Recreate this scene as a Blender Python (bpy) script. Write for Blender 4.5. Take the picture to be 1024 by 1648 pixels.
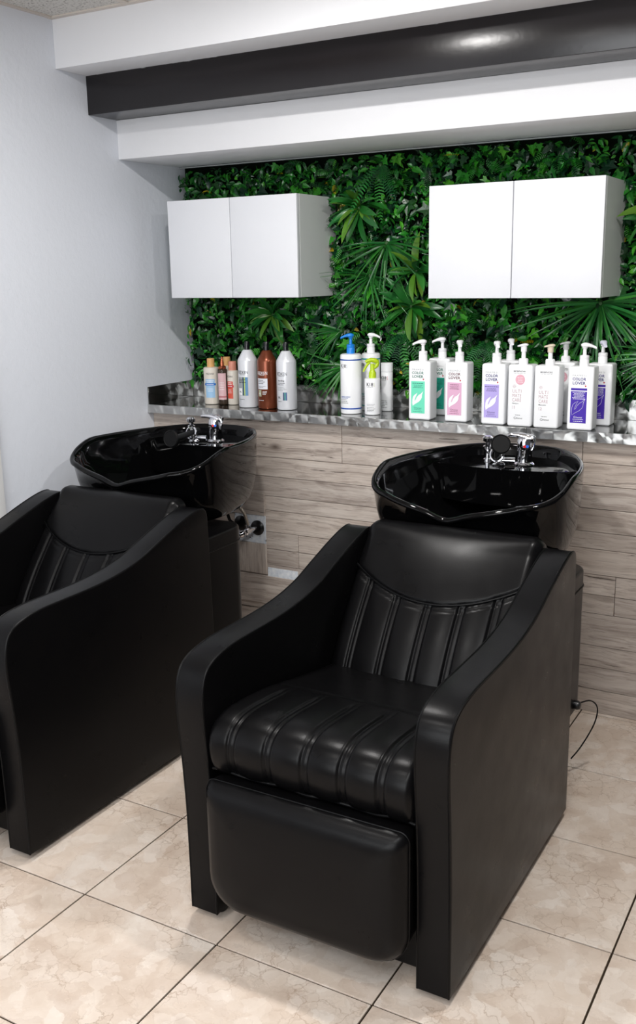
import bpy, bmesh, math, random
import numpy as np
from mathutils import Vector, Matrix

for o in list(bpy.data.objects):
    bpy.data.objects.remove(o, do_unlink=True)
SC = bpy.context.scene
COL = SC.collection
R = math.radians
PI = math.pi
RNG = random.Random(7)

# ------------------------------------------------------------------ camera
YAW, PITCH, ROLL, FPX = 0.5234, 0.2377, -0.0183, 1586.63
cam = bpy.data.cameras.new('camera')
cam.sensor_fit = 'HORIZONTAL'
cam.sensor_width = 36.0
cam.lens = FPX / 1024 * 36.0
cam_o = bpy.data.objects.new('camera', cam)
COL.objects.link(cam_o)
_f = Vector((-math.sin(YAW) * math.cos(PITCH), math.cos(YAW) * math.cos(PITCH), -math.sin(PITCH)))
_r = Vector((math.cos(YAW), math.sin(YAW), 0))
_u = _r.cross(_f)
_c, _s = math.cos(ROLL), math.sin(ROLL)
_r2 = _c * _r + _s * _u
_u2 = -_s * _r + _c * _u
M = Matrix((( _r2.x, _u2.x, -_f.x, 2.6649), (_r2.y, _u2.y, -_f.y, -3.5428), (_r2.z, _u2.z, -_f.z, 1.5146), (0, 0, 0, 1)))
cam_o.matrix_world = M
cam.clip_start = 0.05
SC.camera = cam_o

# ------------------------------------------------------------------ world, exposure
W = bpy.data.worlds.new('room_ambience')
W.use_nodes = True
W.node_tree.nodes['Background'].inputs[0].default_value = (0.92, 0.95, 1.0, 1)
W.node_tree.nodes['Background'].inputs[1].default_value = 0.08
SC.world = W
SC.view_settings.view_transform = 'Standard'
SC.view_settings.look = 'None'
SC.view_settings.gamma = 1
SC.view_settings.use_curve_mapping = False
SC.view_settings.exposure = -0.17

DOWNLIGHT_W = 19.0
PANEL_W = 12.0
FILL_LIGHT_W = 85.0  # power of the added lamp behind the camera

# ------------------------------------------------------------------ node / material helpers
def lin(h, a=1.0):
    h = h.lstrip('#')
    v = [int(h[i:i + 2], 16) / 255 for i in (0, 2, 4)]
    return tuple([x / 12.92 if x <= 0.04045 else ((x + 0.055) / 1.055) ** 2.4 for x in v]) + (a,)

MATS = {}
def mat(name, color='#ffffff', rough=0.5, metal=0.0, spec=0.5, **kw):
    if name in MATS:
        return MATS[name]
    m = bpy.data.materials.new(name)
    m.use_nodes = True
    b = m.node_tree.nodes['Principled BSDF']
    b.inputs['Base Color'].default_value = lin(color) if isinstance(color, str) else tuple(color) + (1,)
    b.inputs['Roughness'].default_value = rough
    b.inputs['Metallic'].default_value = metal
    b.inputs['Specular IOR Level'].default_value = spec
    for k, v in kw.items():
        b.inputs[k].default_value = v
    MATS[name] = m
    return m

class NT:
    def __init__(s, m):
        s.t = m.node_tree
        s.b = s.t.nodes['Principled BSDF']
    def n(s, typ, ins=None, **props):
        nd = s.t.nodes.new(typ)
        for k, v in props.items():
            setattr(nd, k, v)
        for k, v in (ins or {}).items():
            sock = nd.inputs[k]
            if hasattr(v, 'is_output'):
                s.t.links.new(v, sock)
            else:
                sock.default_value = v
        return nd
    def link(s, a, b):
        s.t.links.new(a, b)
    def ramp(s, fac, stops, interp='LINEAR'):
        nd = s.t.nodes.new('ShaderNodeValToRGB')
        nd.color_ramp.interpolation = interp
        el = nd.color_ramp.elements
        while len(el) < len(stops):
            el.new(0.5)
        for e, (p, c) in zip(el, stops):
            e.position = p
            e.color = lin(c) if isinstance(c, str) else (c, c, c, 1)
        s.link(fac, nd.inputs[0])
        return nd.outputs[0]
    def mix(s, fac, a, b, mode='MIX'):
        nd = s.t.nodes.new('ShaderNodeMix')
        nd.data_type = 'RGBA'
        nd.blend_type = mode
        for sock, v in ((nd.inputs[0], fac), (nd.inputs[6], a), (nd.inputs[7], b)):
            if hasattr(v, 'is_output'):
                s.link(v, sock)
            elif isinstance(v, str):
                sock.default_value = lin(v)
            else:
                sock.default_value = v
        return nd.outputs[2]
    def math(s, op, a, b=0.0):
        nd = s.t.nodes.new('ShaderNodeMath')
        nd.operation = op
        for sock, v in ((nd.inputs[0], a), (nd.inputs[1], b)):
            if hasattr(v, 'is_output'):
                s.link(v, sock)
            else:
                sock.default_value = v
        return nd.outputs[0]
    def vmath(s, op, a, b):
        nd = s.t.nodes.new('ShaderNodeVectorMath')
        nd.operation = op
        for sock, v in ((nd.inputs[0], a), (nd.inputs[1], b)):
            if hasattr(v, 'is_output'):
                s.link(v, sock)
            else:
                sock.default_value = v
        return nd.outputs[0]
    def bump(s, h, strength=0.2, dist=0.01):
        nd = s.n('ShaderNodeBump', {'Strength': strength, 'Distance': dist, 'Height': h})
        s.link(nd.outputs[0], s.b.inputs['Normal'])

def objcoord(t, random_shift=True, amount=37.0):
    tc = t.n('ShaderNodeTexCoord').outputs['Object']
    if not random_shift:
        return tc
    rnd = t.n('ShaderNodeObjectInfo').outputs['Random']
    sh = t.n('ShaderNodeCombineXYZ', {0: t.math('MULTIPLY', rnd, amount), 1: t.math('MULTIPLY', rnd, amount * 1.7), 2: t.math('MULTIPLY', rnd, amount * 0.6)}).outputs[0]
    return t.vmath('ADD', tc, sh)

# painted wall
def m_paint(name, col, bump=0.12, rough=0.55):
    m = mat(name, col, rough, spec=0.35)
    t = NT(m)
    tc = t.n('ShaderNodeTexCoord').outputs['Object']
    n1 = t.n('ShaderNodeTexNoise', {'Vector': tc, 'Scale': 34.0, 'Detail': 4.0, 'Roughness': 0.6}).outputs[0]
    n2 = t.n('ShaderNodeTexVoronoi', {'Vector': tc, 'Scale': 26.0}).outputs['Distance']
    sp = t.ramp(n2, [(0.0, 1.0), (0.09, 0.0)])
    h = t.math('ADD', n1, t.math('MULTIPLY', sp, 0.5))
    t.bump(h, bump, 0.004)
    return m
M_WALL = m_paint('wall_paint', '#e4e8f0', 0.4)
M_SOFFIT = m_paint('soffit_paint', '#eaebee', 0.08)
M_TRIM = mat('trim_white', '#f0f0f0', 0.4)

def m_beam():
    m = mat('beam_black', '#141013', 0.24, spec=0.45)
    t = NT(m)
    tc = t.n('ShaderNodeTexCoord').outputs['Object']
    x = t.n('ShaderNodeSeparateXYZ', {0: tc})
    st = t.n('ShaderNodeVectorMath', {0: tc, 1: (10.0, 60.0, 90.0)}, operation='MULTIPLY').outputs[0]
    n = t.n('ShaderNodeTexNoise', {'Vector': st, 'Scale': 1.0, 'Detail': 5.0, 'Roughness': 0.7}).outputs[0]
    # white paint slopped over the top edge, in flecks
    top = t.ramp(x.outputs[2], [(0.0645, 0.0), (0.0675, 0.26)])
    fleck = t.ramp(t.math('ADD', n, top), [(0.74, 0.0), (0.80, 1.0)])
    n3 = t.n('ShaderNodeTexNoise', {'Vector': tc, 'Scale': 5.0, 'Detail': 3.0}).outputs[0]
    base = t.mix(n3, '#0d090c', '#171315')
    t.link(t.mix(fleck, base, '#d8d8d8'), t.b.inputs['Base Color'])
    n2 = t.n('ShaderNodeTexNoise', {'Vector': tc, 'Scale': 60.0, 'Detail': 3.0}).outputs[0]
    t.bump(n2, 0.08, 0.003)
    return m
M_BEAM = m_beam()

def m_ceiling():
    m = mat('ceiling_tile', '#cfcdc8', 0.85, spec=0.1)
    t = NT(m)
    tc = t.n('ShaderNodeTexCoord').outputs['Object']
    n = t.n('ShaderNodeTexNoise', {'Vector': tc, 'Scale': 120.0, 'Detail': 3.0}).outputs[0]
    t.link(t.ramp(n, [(0.33, '#8f8c88'), (0.46, '#d6d4d0')]), t.b.inputs['Base Color'])
    t.bump(n, 0.5, 0.003)
    return m
M_CEIL = m_ceiling()
M_TBAR = mat('ceiling_grid', '#cfc6bd', 0.45)

def m_marble():
    m = mat('marble_tile', '#d9c8b6', 0.26, spec=0.4)
    t = NT(m)
    tc = objcoord(t)
    w = t.n('ShaderNodeTexNoise', {'Vector': tc, 'Scale': 7.0, 'Detail': 5.0, 'Roughness': 0.6})
    wv = t.vmath('ADD', tc, t.n('ShaderNodeVectorMath', {0: w.outputs['Color'], 1: (0.12, 0.12, 0.12)}, operation='MULTIPLY').outputs[0])
    cloud = t.n('ShaderNodeTexNoise', {'Vector': wv, 'Scale': 8.0, 'Detail': 6.0, 'Roughness': 0.62}).outputs[0]
    base = t.ramp(cloud, [(0.3, '#b5a294'), (0.45, '#c8b8aa'), (0.58, '#d2c4b8'), (0.74, '#ddd3c9')])
    frag = t.n('ShaderNodeTexVoronoi', {'Vector': wv, 'Scale': 15.0}, feature='F1')
    fb = t.ramp(t.n('ShaderNodeSeparateColor', {0: frag.outputs['Color']}).outputs[0], [(0.0, '#bca794'), (0.25, '#cdbba9'), (0.8, '#d6c7b6'), (0.88, '#e2d8cc'), (1.0, '#e6ddd2')])
    c = t.mix(0.34, base, fb)
    edge = t.n('ShaderNodeTexVoronoi', {'Vector': wv, 'Scale': 9.0}, feature='DISTANCE_TO_EDGE').outputs['Distance']
    mask = t.n('ShaderNodeTexNoise', {'Vector': tc, 'Scale': 5.0, 'Detail': 2.0}).outputs[0]
    vein = t.math('MULTIPLY', t.ramp(edge, [(0.0, 1.0), (0.016, 0.0)]), t.ramp(mask, [(0.46, 0.0), (0.62, 0.45)]))
    c = t.mix(vein, c, '#8f745c')
    w2 = t.n('ShaderNodeTexNoise', {'Vector': tc, 'Scale': 22.0, 'Detail': 4.0, 'Roughness': 0.6})
    wv2 = t.vmath('ADD', tc, t.n('ShaderNodeVectorMath', {0: w2.outputs['Color'], 1: (0.06, 0.06, 0.06)}, operation='MULTIPLY').outputs[0])
    e2 = t.n('ShaderNodeTexVoronoi', {'Vector': wv2, 'Scale': 24.0}, feature='DISTANCE_TO_EDGE').outputs['Distance']
    f2 = t.n('ShaderNodeTexVoronoi', {'Vector': wv2, 'Scale': 24.0}, feature='F1')
    f2v = t.n('ShaderNodeSeparateColor', {0: f2.outputs['Color']}).outputs[1]
    mask2 = t.n('ShaderNodeTexNoise', {'Vector': tc, 'Scale': 6.5, 'Detail': 3.0}).outputs['Color']
    m2 = t.n('ShaderNodeSeparateColor', {0: mask2}).outputs[1]
    c = t.mix(t.math('MULTIPLY', t.ramp(f2v, [(0.80, 0.0), (0.86, 1.0)]), 0.22), c, '#e7ddd3')
    c = t.mix(t.math('MULTIPLY', t.ramp(f2v, [(0.08, 1.0), (0.15, 0.0)]), 0.18), c, '#b49f8d')
    c = t.mix(t.math('MULTIPLY', t.ramp(e2, [(0.0, 1.0), (0.05, 0.0)]), t.ramp(m2, [(0.47, 0.0), (0.64, 0.6)])), c, '#97806c')
    fine = t.n('ShaderNodeTexNoise', {'Vector': wv, 'Scale': 46.0, 'Detail': 6.0, 'Roughness': 0.7}).outputs[0]
    c = t.mix(t.ramp(fine, [(0.66, 0.0), (0.74, 0.55)]), c, '#a38a6c')
    c = t.mix(t.ramp(fine, [(0.27, 0.6), (0.36, 0.0)]), c, '#ece2d8')
    t.link(c, t.b.inputs['Base Color'])
    t.link(t.ramp(cloud, [(0.3, 0.34), (0.7, 0.22)]), t.b.inputs['Roughness'])
    t.bump(fine, 0.03, 0.002)
    return m
M_MARBLE = m_marble()
M_GROUT = mat('tile_joint', '#33291f', 0.9, spec=0.1)

def m_wood(name='driftwood_plank', vertical=False):
    m = mat(name, '#a89888', 0.55, spec=0.3)
    t = NT(m)
    tc = objcoord(t, True, 23.0)
    sc = (38.0, 20.0, 2.6) if vertical else (2.6, 20.0, 38.0)
    s1 = t.n('ShaderNodeVectorMath', {0: tc, 1: sc}, operation='MULTIPLY').outputs[0]
    warp = t.n('ShaderNodeTexNoise', {'Vector': tc, 'Scale': 5.0, 'Detail': 2.0}).outputs['Color']
    s2 = t.vmath('ADD', s1, t.n('ShaderNodeVectorMath', {0: warp, 1: (1.6, 1.6, 1.6)}, operation='MULTIPLY').outputs[0])
    g = t.n('ShaderNodeTexNoise', {'Vector': s2, 'Scale': 1.0, 'Detail': 7.0, 'Roughness': 0.65}).outputs[0]
    col = t.ramp(g, [(0.25, '#7d736c'), (0.37, '#a99f97'), (0.48, '#c2b8b0'), (0.6, '#d1c9c1'), (0.76, '#ddd6cf')])
    warm = t.n('ShaderNodeTexNoise', {'Vector': tc, 'Scale': 3.0, 'Detail': 2.0}).outputs[0]
    col = t.mix(t.ramp(warm, [(0.4, 0.0), (0.7, 0.4)]), col, '#c4b8ae')
    rnd = t.n('ShaderNodeObjectInfo').outputs['Random']
    tone = t.ramp(rnd, [(0.0, '#c4bdb9'), (0.35, '#ddd7d2'), (0.7, '#efe9e4'), (1.0, '#e2d8cf')])
    col = t.mix(0.45, col, tone, 'MULTIPLY')
    fs = (190.0, 20.0, 3.0) if vertical else (3.0, 20.0, 190.0)
    s5 = t.vmath('ADD', t.n('ShaderNodeVectorMath', {0: tc, 1: fs}, operation='MULTIPLY').outputs[0], t.n('ShaderNodeVectorMath', {0: warp, 1: (5.0, 5.0, 5.0)}, operation='MULTIPLY').outputs[0])
    fg = t.n('ShaderNodeTexNoise', {'Vector': s5, 'Scale': 1.0, 'Detail': 4.0, 'Roughness': 0.6}).outputs[0]
    col = t.mix(t.ramp(fg, [(0.30, 0.62), (0.5, 0.0)]), col, '#7d7069')
    # dark cracks along the grain
    cv = (75.0, 20.0, 1.7) if vertical else (1.7, 20.0, 75.0)
    s3 = t.vmath('ADD', t.n('ShaderNodeVectorMath', {0: tc, 1: cv}, operation='MULTIPLY').outputs[0], t.n('ShaderNodeVectorMath', {0: warp, 1: (2.0, 2.0, 2.0)}, operation='MULTIPLY').outputs[0])
    cr = t.n('ShaderNodeTexNoise', {'Vector': s3, 'Scale': 1.0, 'Detail': 5.0, 'Roughness': 0.6}).outputs[0]
    col = t.mix(t.ramp(cr, [(0.645, 0.0), (0.69, 0.85)]), col, '#3d332d')
    # knots
    kn = (7.0, 1.0, 3.3) if vertical else (3.3, 1.0, 7.0)
    s4 = t.n('ShaderNodeVectorMath', {0: tc, 1: kn}, operation='MULTIPLY').outputs[0]
    kv = t.n('ShaderNodeTexVoronoi', {'Vector': s4, 'Scale': 1.0}).outputs['Distance']
    col = t.mix(t.ramp(kv, [(0.03, 0.95), (0.06, 0.6), (0.13, 0.0)]), col, '#54463e')
    t.link(col, t.b.inputs['Base Color'])
    t.bump(g, 0.25, 0.003)
    return m
M_WOOD = m_wood()
M_WOODV = m_wood('driftwood_plank_upright', True)
M_GAP = mat('plank_gap_dark', '#2a231f', 0.9)

def m_steel(name, rough, aniso, col='#c9c9c7', scale=17.0, contrast=0.0):
    m = mat(name, col, rough, metal=1.0)
    t = NT(m)
    tc = t.n('ShaderNodeTexCoord').outputs['Object']
    p = t.n('ShaderNodeVectorMath', {0: tc, 1: (scale, scale, scale)}, operation='MULTIPLY').outputs[0]
    v = t.n('ShaderNodeTexVoronoi', {'Vector': p, 'Scale': 1.0, 'Randomness': 0.85})
    rad = t.vmath('SUBTRACT', p, v.outputs['Position'])
    nrm = t.n('ShaderNodeNewGeometry').outputs['Normal']
    tan = t.vmath('CROSS_PRODUCT', rad, nrm)
    tan = t.n('ShaderNodeVectorMath', {0: tan}, operation='NORMALIZE').outputs[0]
    t.link(tan, t.b.inputs['Tangent'])
    t.b.inputs['Anisotropic'].default_value = aniso
    # each swirl tips the brushed sheet a little its own way
    ln = t.n('ShaderNodeVectorMath', {0: rad}, operation='LENGTH').outputs['Value']
    rings = t.n('ShaderNodeMath', {0: t.math('MULTIPLY', ln, 26.0)}, operation='SINE').outputs[0]
    cell = t.n('ShaderNodeSeparateColor', {0: v.outputs['Color']}).outputs[0]
    h = t.math('ADD', t.math('MULTIPLY', rings, 0.06), t.math('MULTIPLY', t.math('MULTIPLY', ln, cell), 3.0))
    t.bump(h, contrast, 0.004)
    return m
M_STEEL_TOP = m_steel('swirled_steel_top', 0.07, 0.2, '#8f8f8e', 13.0, 0.012)
M_STEEL_EDGE = m_steel('swirled_steel_edge', 0.30, 0.9, '#c4c4c2', 17.0, 0.16)

def m_leather():
    m = mat('black_leather', (0.0028, 0.0027, 0.003), 0.3, spec=0.13)
    t = NT(m)
    tc = t.n('ShaderNodeTexCoord').outputs['Object']
    v = t.n('ShaderNodeTexVoronoi', {'Vector': tc, 'Scale': 420.0}, feature='F1').outputs['Distance']
    n = t.n('ShaderNodeTexNoise', {'Vector': tc, 'Scale': 14.0, 'Detail': 3.0}).outputs[0]
    h = t.math('ADD', t.math('MULTIPLY', v, 0.25), t.math('MULTIPLY', n, 1.2))
    t.bump(h, 0.10, 0.003)
    t.link(t.ramp(n, [(0.3, 0.27), (0.7, 0.34)]), t.b.inputs['Roughness'])
    return m
M_LEATHER = m_leather()
M_THREAD = mat('black_thread', '#0b0b0d', 0.55)
M_PIPING = mat('black_piping', '#050506', 0.4, spec=0.15)
M_BASIN = mat('black_glazed_ceramic', (0.0016, 0.0016, 0.0018), 0.05, spec=0.2)
M_CHROME = mat('chrome', '#e6e6ea', 0.07, metal=1.0)
M_RUBBER = mat('black_rubber', '#060607', 0.6, spec=0.2)
M_BLACKPL = mat('black_plastic', '#08080a', 0.3)
M_LAMINATE = mat('white_laminate', '#e2e4e9', 0.38, spec=0.35)
M_CARCASS = mat('cabinet_carcass', '#d6d9d9', 0.45, spec=0.3)
M_PLASTER = mat('bare_plaster', '#d8dee6', 0.8)
_t = NT(M_PLASTER)
_n = _t.n('ShaderNodeTexNoise', {'Vector': _t.n('ShaderNodeTexCoord').outputs['Object'], 'Scale': 60.0, 'Detail': 5.0}).outputs[0]
_t.link(_t.ramp(_n, [(0.30, '#56585c'), (0.38, '#d2dae4'), (0.7, '#eef2f6')]), _t.b.inputs['Base Color'])

def m_leaf(name, trans=0.0, rough=0.28):
    m = mat(name, '#1c6a22', rough, spec=0.5)
    t = NT(m)
    a = t.n('ShaderNodeVertexColor', layer_name='tint').outputs[0]
    t.link(a, t.b.inputs['Base Color'])
    return m
M_LEAF = m_leaf('foliage_leaf')

# ------------------------------------------------------------------ mesh helpers
def link(o, parent=None):
    COL.objects.link(o)
    if parent is not None:
        o.parent = parent
    return o

def mesh_obj(name, me, m, parent=None, smooth=False, loc=None):
    if m is not None and not me.materials:
        me.materials.append(m)
    if smooth:
        me.polygons.foreach_set('use_smooth', [True] * len(me.polygons))
    o = bpy.data.objects.new(name, me)
    if loc is not None:
        o.location = loc
    return link(o, parent)

def from_bm(name, bm, m, parent=None, smooth=False, angle=None, loc=None, recalc=True):
    if recalc:
        bmesh.ops.recalc_face_normals(bm, faces=bm.faces)
    if angle is not None:
        smooth = True
        for e in bm.edges:
            if len(e.link_faces) == 2 and e.calc_face_angle(0) > R(angle):
                e.smooth = False
    me = bpy.data.meshes.new(name)
    bm.to_mesh(me)
    bm.free()
    return mesh_obj(name, me, m, parent, smooth, loc)

def pydata(name, v, f, m, parent=None, smooth=False, loc=None, recalc=False, angle=None):
    if recalc or angle is not None:
        bm = bmesh.new()
        vs = [bm.verts.new(p) for p in v]
        for q in f:
            try:
                bm.faces.new([vs[i] for i in q])
            except ValueError:
                pass
        return from_bm(name, bm, m, parent, smooth, angle, loc)
    me = bpy.data.meshes.new(name)
    me.from_pydata([tuple(p) for p in v], [], f)
    me.update()
    return mesh_obj(name, me, m, parent, smooth, loc)

def rbox_bm(x0, x1, y0, y1, z0, z1, r=0.0, seg=2):
    bm = bmesh.new()
    bmesh.ops.create_cube(bm, size=1)
    for v in bm.verts:
        v.co = Vector((x0 if v.co.x < 0 else x1, y0 if v.co.y < 0 else y1, z0 if v.co.z < 0 else z1))
    if r > 0:
        bmesh.ops.bevel(bm, geom=list(bm.edges), offset=r, segments=seg, profile=0.5, affect='EDGES')
    return bm

def rbox(name, b, m, parent=None, r=0.0, seg=2, loc=None):
    return from_bm(name, rbox_bm(*b, r=r, seg=seg), m, parent, angle=40 if r > 0 else None, loc=loc)

def lathe(name, prof, m, parent=None, seg=32, cx=0, cy=0, z0=0, angle=35, axis=None):
    """prof: list of (r, z); closed on the axis at both ends."""
    v, f = [], []
    rings = []
    for r, z in prof:
        if r < 1e-6:
            rings.append([len(v)])
            v.append((cx, cy, z0 + z))
        else:
            rings.append(list(range(len(v), len(v) + seg)))
            for k in range(seg):
                a = 2 * PI * k / seg
                v.append((cx + r * math.cos(a), cy + r * math.sin(a), z0 + z))
    for a, b in zip(rings[:-1], rings[1:]):
        for k in range(seg):
            k2 = (k + 1) % seg
            if len(a) == 1 and len(b) == 1:
                continue
            if len(a) == 1:
                f.append((a[0], b[k], b[k2]))
            elif len(b) == 1:
                f.append((a[k], a[k2], b[0]))
            else:
                f.append((a[k], a[k2], b[k2], b[k]))
    if axis is not None:
        v = [tuple(axis @ Vector(p)) for p in v]
    return pydata(name, v, f, m, parent, angle=angle)

def frame_at(p0, d):
    """matrix that puts local +z on direction d at p0"""
    d = Vector(d).normalized()
    q = d.to_track_quat('Z', 'Y')
    return Matrix.Translation(Vector(p0)) @ q.to_matrix().to_4x4()

def tube_geo(path, rad, seg=8, cap=True):
    P = [Vector(p) for p in path]
    n = len(P)
    rads = rad if isinstance(rad, (list, tuple)) else [rad] * n
    v, f = [], []
    prev = None
    for i in range(n):
        t = (P[min(i + 1, n - 1)] - P[max(i - 1, 0)]).normalized()
        if prev is None:
            a = Vector((0, 0, 1)) if abs(t.z) < 0.9 else Vector((1, 0, 0))
            nx = t.cross(a).normalized()
        else:
            nx = (prev - t * prev.dot(t)).normalized()
        prev = nx
        ny = t.cross(nx)
        for k in range(seg):
            an = 2 * PI * k / seg
            v.append(P[i] + (nx * math.cos(an) + ny * math.sin(an)) * rads[i])
    for i in range(n - 1):
        for k in range(seg):
            k2 = (k + 1) % seg
            f.append((i * seg + k, i * seg + k2, (i + 1) * seg + k2, (i + 1) * seg + k))
    if cap:
        f.append(tuple(range(seg))[::-1])
        f.append(tuple(range((n - 1) * seg, n * seg)))
    return v, f

def tube(name, path, rad, m, parent=None, seg=8, smooth=True):
    v, f = tube_geo(path, rad, seg)
    return pydata(name, v, f, m, parent, angle=45)

def catmull(pts, n, closed=False):
    P = [np.array(p, float) for p in pts]
    out = []
    N = len(P)
    segs = N if closed else N - 1
    for i in range(segs):
        g = (lambda k: P[k % N]) if closed else (lambda k: P[max(0, min(N - 1, k))])
        p0, p1, p2, p3 = g(i - 1), g(i), g(i + 1), g(i + 2)
        for k in range(n):
            t = k / n
            out.append(0.5 * ((2 * p1) + (-p0 + p2) * t + (2 * p0 - 5 * p1 + 4 * p2 - p3) * t * t + (-p0 + 3 * p1 - 3 * p2 + p3) * t ** 3))
    if not closed:
        out.append(P[-1])
    return out

def empty(name, loc=(0, 0, 0), rz=0.0):
    o = bpy.data.objects.new(name, None)
    o.location = loc
    o.rotation_euler = (0, 0, rz)
    o.empty_display_size = 0.05
    return link(o)

def tag(o, label=None, cat=None, group=None, kind=None):
    if label: o['label'] = label
    if cat: o['category'] = cat
    if group: o['group'] = group
    if kind: o['kind'] = kind
    return o

# ------------------------------------------------------------------ the room
XR, YF = 3.6, -5.0           # how far the room is built to the right / to the front
CEIL, SOFF1, BEAM, SOFF3 = 2.395, 2.2335, 2.098, 1.955
YW = -0.300                  # face of the plank wall
WZ = 0.960                   # underside of the counter
TX, TY, TS = 1.041, -1.943, 0.406

w = rbox('wall_left', (-0.12, 0.0, YF, 0.06, 0.0, CEIL + 0.1), M_WALL)
tag(w, 'cool white painted wall on the left, lightly textured', 'wall', kind='structure')
w = rbox('wall_back', (0.0, XR, 0.0, 0.12, 0.0, SOFF3), mat('backing_wall', '#0b100a', 0.95, spec=0.05))
tag(w, 'dark back wall behind the foliage', 'wall', kind='structure')
t1 = rbox('trim_1', (0.0, 0.02, -1.26, -1.159, 0.0, 2.05), M_TRIM, r=0.003)
tag(t1, 'white upright casing at the left edge of the left wall', 'trim', kind='structure')

s = rbox('soffit_upper', (0.0, XR, -0.7293, 0.12, SOFF1, CEIL + 0.1), M_SOFFIT, r=0.002)
tag(s, 'white boxed soffit directly below the ceiling', 'soffit', kind='structure')
BH = (SOFF1 - BEAM) / 2
s = rbox('ceiling_beam', (0.0, XR, -0.576 + 0.0, -0.30, -BH, BH), M_BEAM, r=0.002, loc=(0, 0, BEAM + BH))
tag(s, 'black painted beam between the two white soffits', 'beam', kind='structure')
s = rbox('soffit_lower', (0.0, XR, -0.4204, 0.12, SOFF3, BEAM), M_SOFFIT, r=0.002)
tag(s, 'lower white soffit above the foliage wall', 'soffit', kind='structure')
s = rbox('trim_2', (0.01, XR, -0.052, -0.04, SOFF3 - 0.006, SOFF3 - 0.002), mat('dull_strip', '#9aa0a0', 0.5))
tag(s, 'thin pale strip along the top of the foliage wall', 'trim', kind='structure')

# unseen wall behind the camera; its window is added to let frontal daylight in
wf = bmesh.new()
WX0, WX1, WZ0, WZ1 = 0.6, 2.9, 0.75, 2.2
for b in ((-0.12, XR, YF - 0.12, YF, 0.0, WZ0), (-0.12, XR, YF - 0.12, YF, WZ1, CEIL + 0.1), (-0.12, WX0, YF - 0.12, YF, WZ0, WZ1), (WX1, XR, YF - 0.12, YF, WZ0, WZ1)):
    q = rbox_bm(*b); me_ = bpy.data.meshes.new('tmp'); q.to_mesh(me_); q.free(); wf.from_mesh(me_); bpy.data.meshes.remove(me_)
tag(from_bm('wall_front', wf, mat('unseen_wall_dark', '#3b3b3f', 0.6)), 'charcoal wall behind the viewer with a window added for fill light', 'wall', kind='structure')  # unseen wall, kept dark so the leather reflects little
wn = empty('added_window_1', (0, YF, WZ0))
tag(wn, 'wide window behind the viewer, added for fill light', 'window', kind='structure')
for k in range(4):
    xx = WX0 + (WX1 - WX0) * k / 3
    rbox('added_window_frame', (max(WX0, xx - 0.025), min(WX1, xx + 0.025), -0.08, -0.03, 0.0, WZ1 - WZ0), M_TRIM, wn)
DL = bpy.data.lights.new('fill_light', 'AREA')  # area lamp added outside the opening for soft frontal fill
DL.shape = 'RECTANGLE'
DL.size, DL.size_y = WX1 - WX0, WZ1 - WZ0
DL.energy = FILL_LIGHT_W
DL.color = (0.95, 0.975, 1.0)
dlo = bpy.data.objects.new('fill_light', DL)
dlo.location = ((WX0 + WX1) / 2, YF - 0.16, (WZ0 + WZ1) / 2)
dlo.rotation_euler = (R(90), 0, 0)
link(dlo)

# dropped ceiling: lay-in panels between metal bars
ce = rbox('ceiling', (0.0, XR, YF, -0.73, CEIL + 0.03, CEIL + 0.1), M_GROUT)
tag(ce, 'dropped ceiling of grey speckled panels in a pale metal grid', 'ceiling', kind='structure')
gx = [0.0, 0.355] + [0.355 + 0.61 * k for k in range(1, 7)]
gx = [g for g in gx if g < XR] + [XR]
gy = [-0.73 - 0.61 * k for k in range(0, 8)]
gy = [g for g in gy if g > YF] + [YF]
for i in range(len(gx) - 1):
    for j in range(len(gy) - 1):
        rbox('ceiling_panel', (gx[i] + 0.012, gx[i + 1] - 0.012, gy[j + 1] + 0.012, gy[j] - 0.012, CEIL + 0.004, CEIL + 0.02), M_CEIL, ce)
for k, g in enumerate(gx):
    e = 0.012 if 0 < k < len(gx) - 1 else 0.022
    rbox('grid_bar', (max(0, g - e), min(XR, g + e), YF, -0.73, CEIL, CEIL + 0.008), M_TBAR, ce)
for k, g in enumerate(gy):
    e = 0.012 if k else 0.022
    rbox('grid_bar', (0, XR, g - e, min(-0.73, g + e), CEIL - 0.001, CEIL + 0.008), M_TBAR, ce)

# marble floor: tiles laid over a dark joint bed
fl = rbox('floor', (0.0, XR, YF, 0.0, -0.05, -0.0035), M_GROUT)
tag(fl, 'beige marble tile floor with thin dark joints', 'floor', kind='structure')
J = 0.0046
TILE_ME = None
for i in range(-3, 8):
    for j in range(-8, 5):
        x0, y0 = TX + i * TS, TY + j * TS
        a, b = max(x0 + J / 2, 0.0), min(x0 + TS - J / 2, XR)
        c, d = max(y0 + J / 2, YF), min(y0 + TS - J / 2, YW + 0.02)
        if b - a < 0.02 or d - c < 0.02:
            continue
        full = (b - a) > TS - 2 * J and (d - c) > TS - 2 * J
        cx, cy = (a + b) / 2, (c + d) / 2
        dz = 0.0004 * RNG.uniform(-1, 0.2)
        if full and TILE_ME:
            mesh_obj('tile', TILE_ME, None, fl, loc=(cx, cy, dz))
        else:
            o = rbox('tile', (-(b - a) / 2, (b - a) / 2, -(d - c) / 2, (d - c) / 2, -0.012, 0.0), M_MARBLE, fl, r=0.0006, seg=1, loc=(cx, cy, dz))
            if full:
                TILE_ME = o.data

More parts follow.
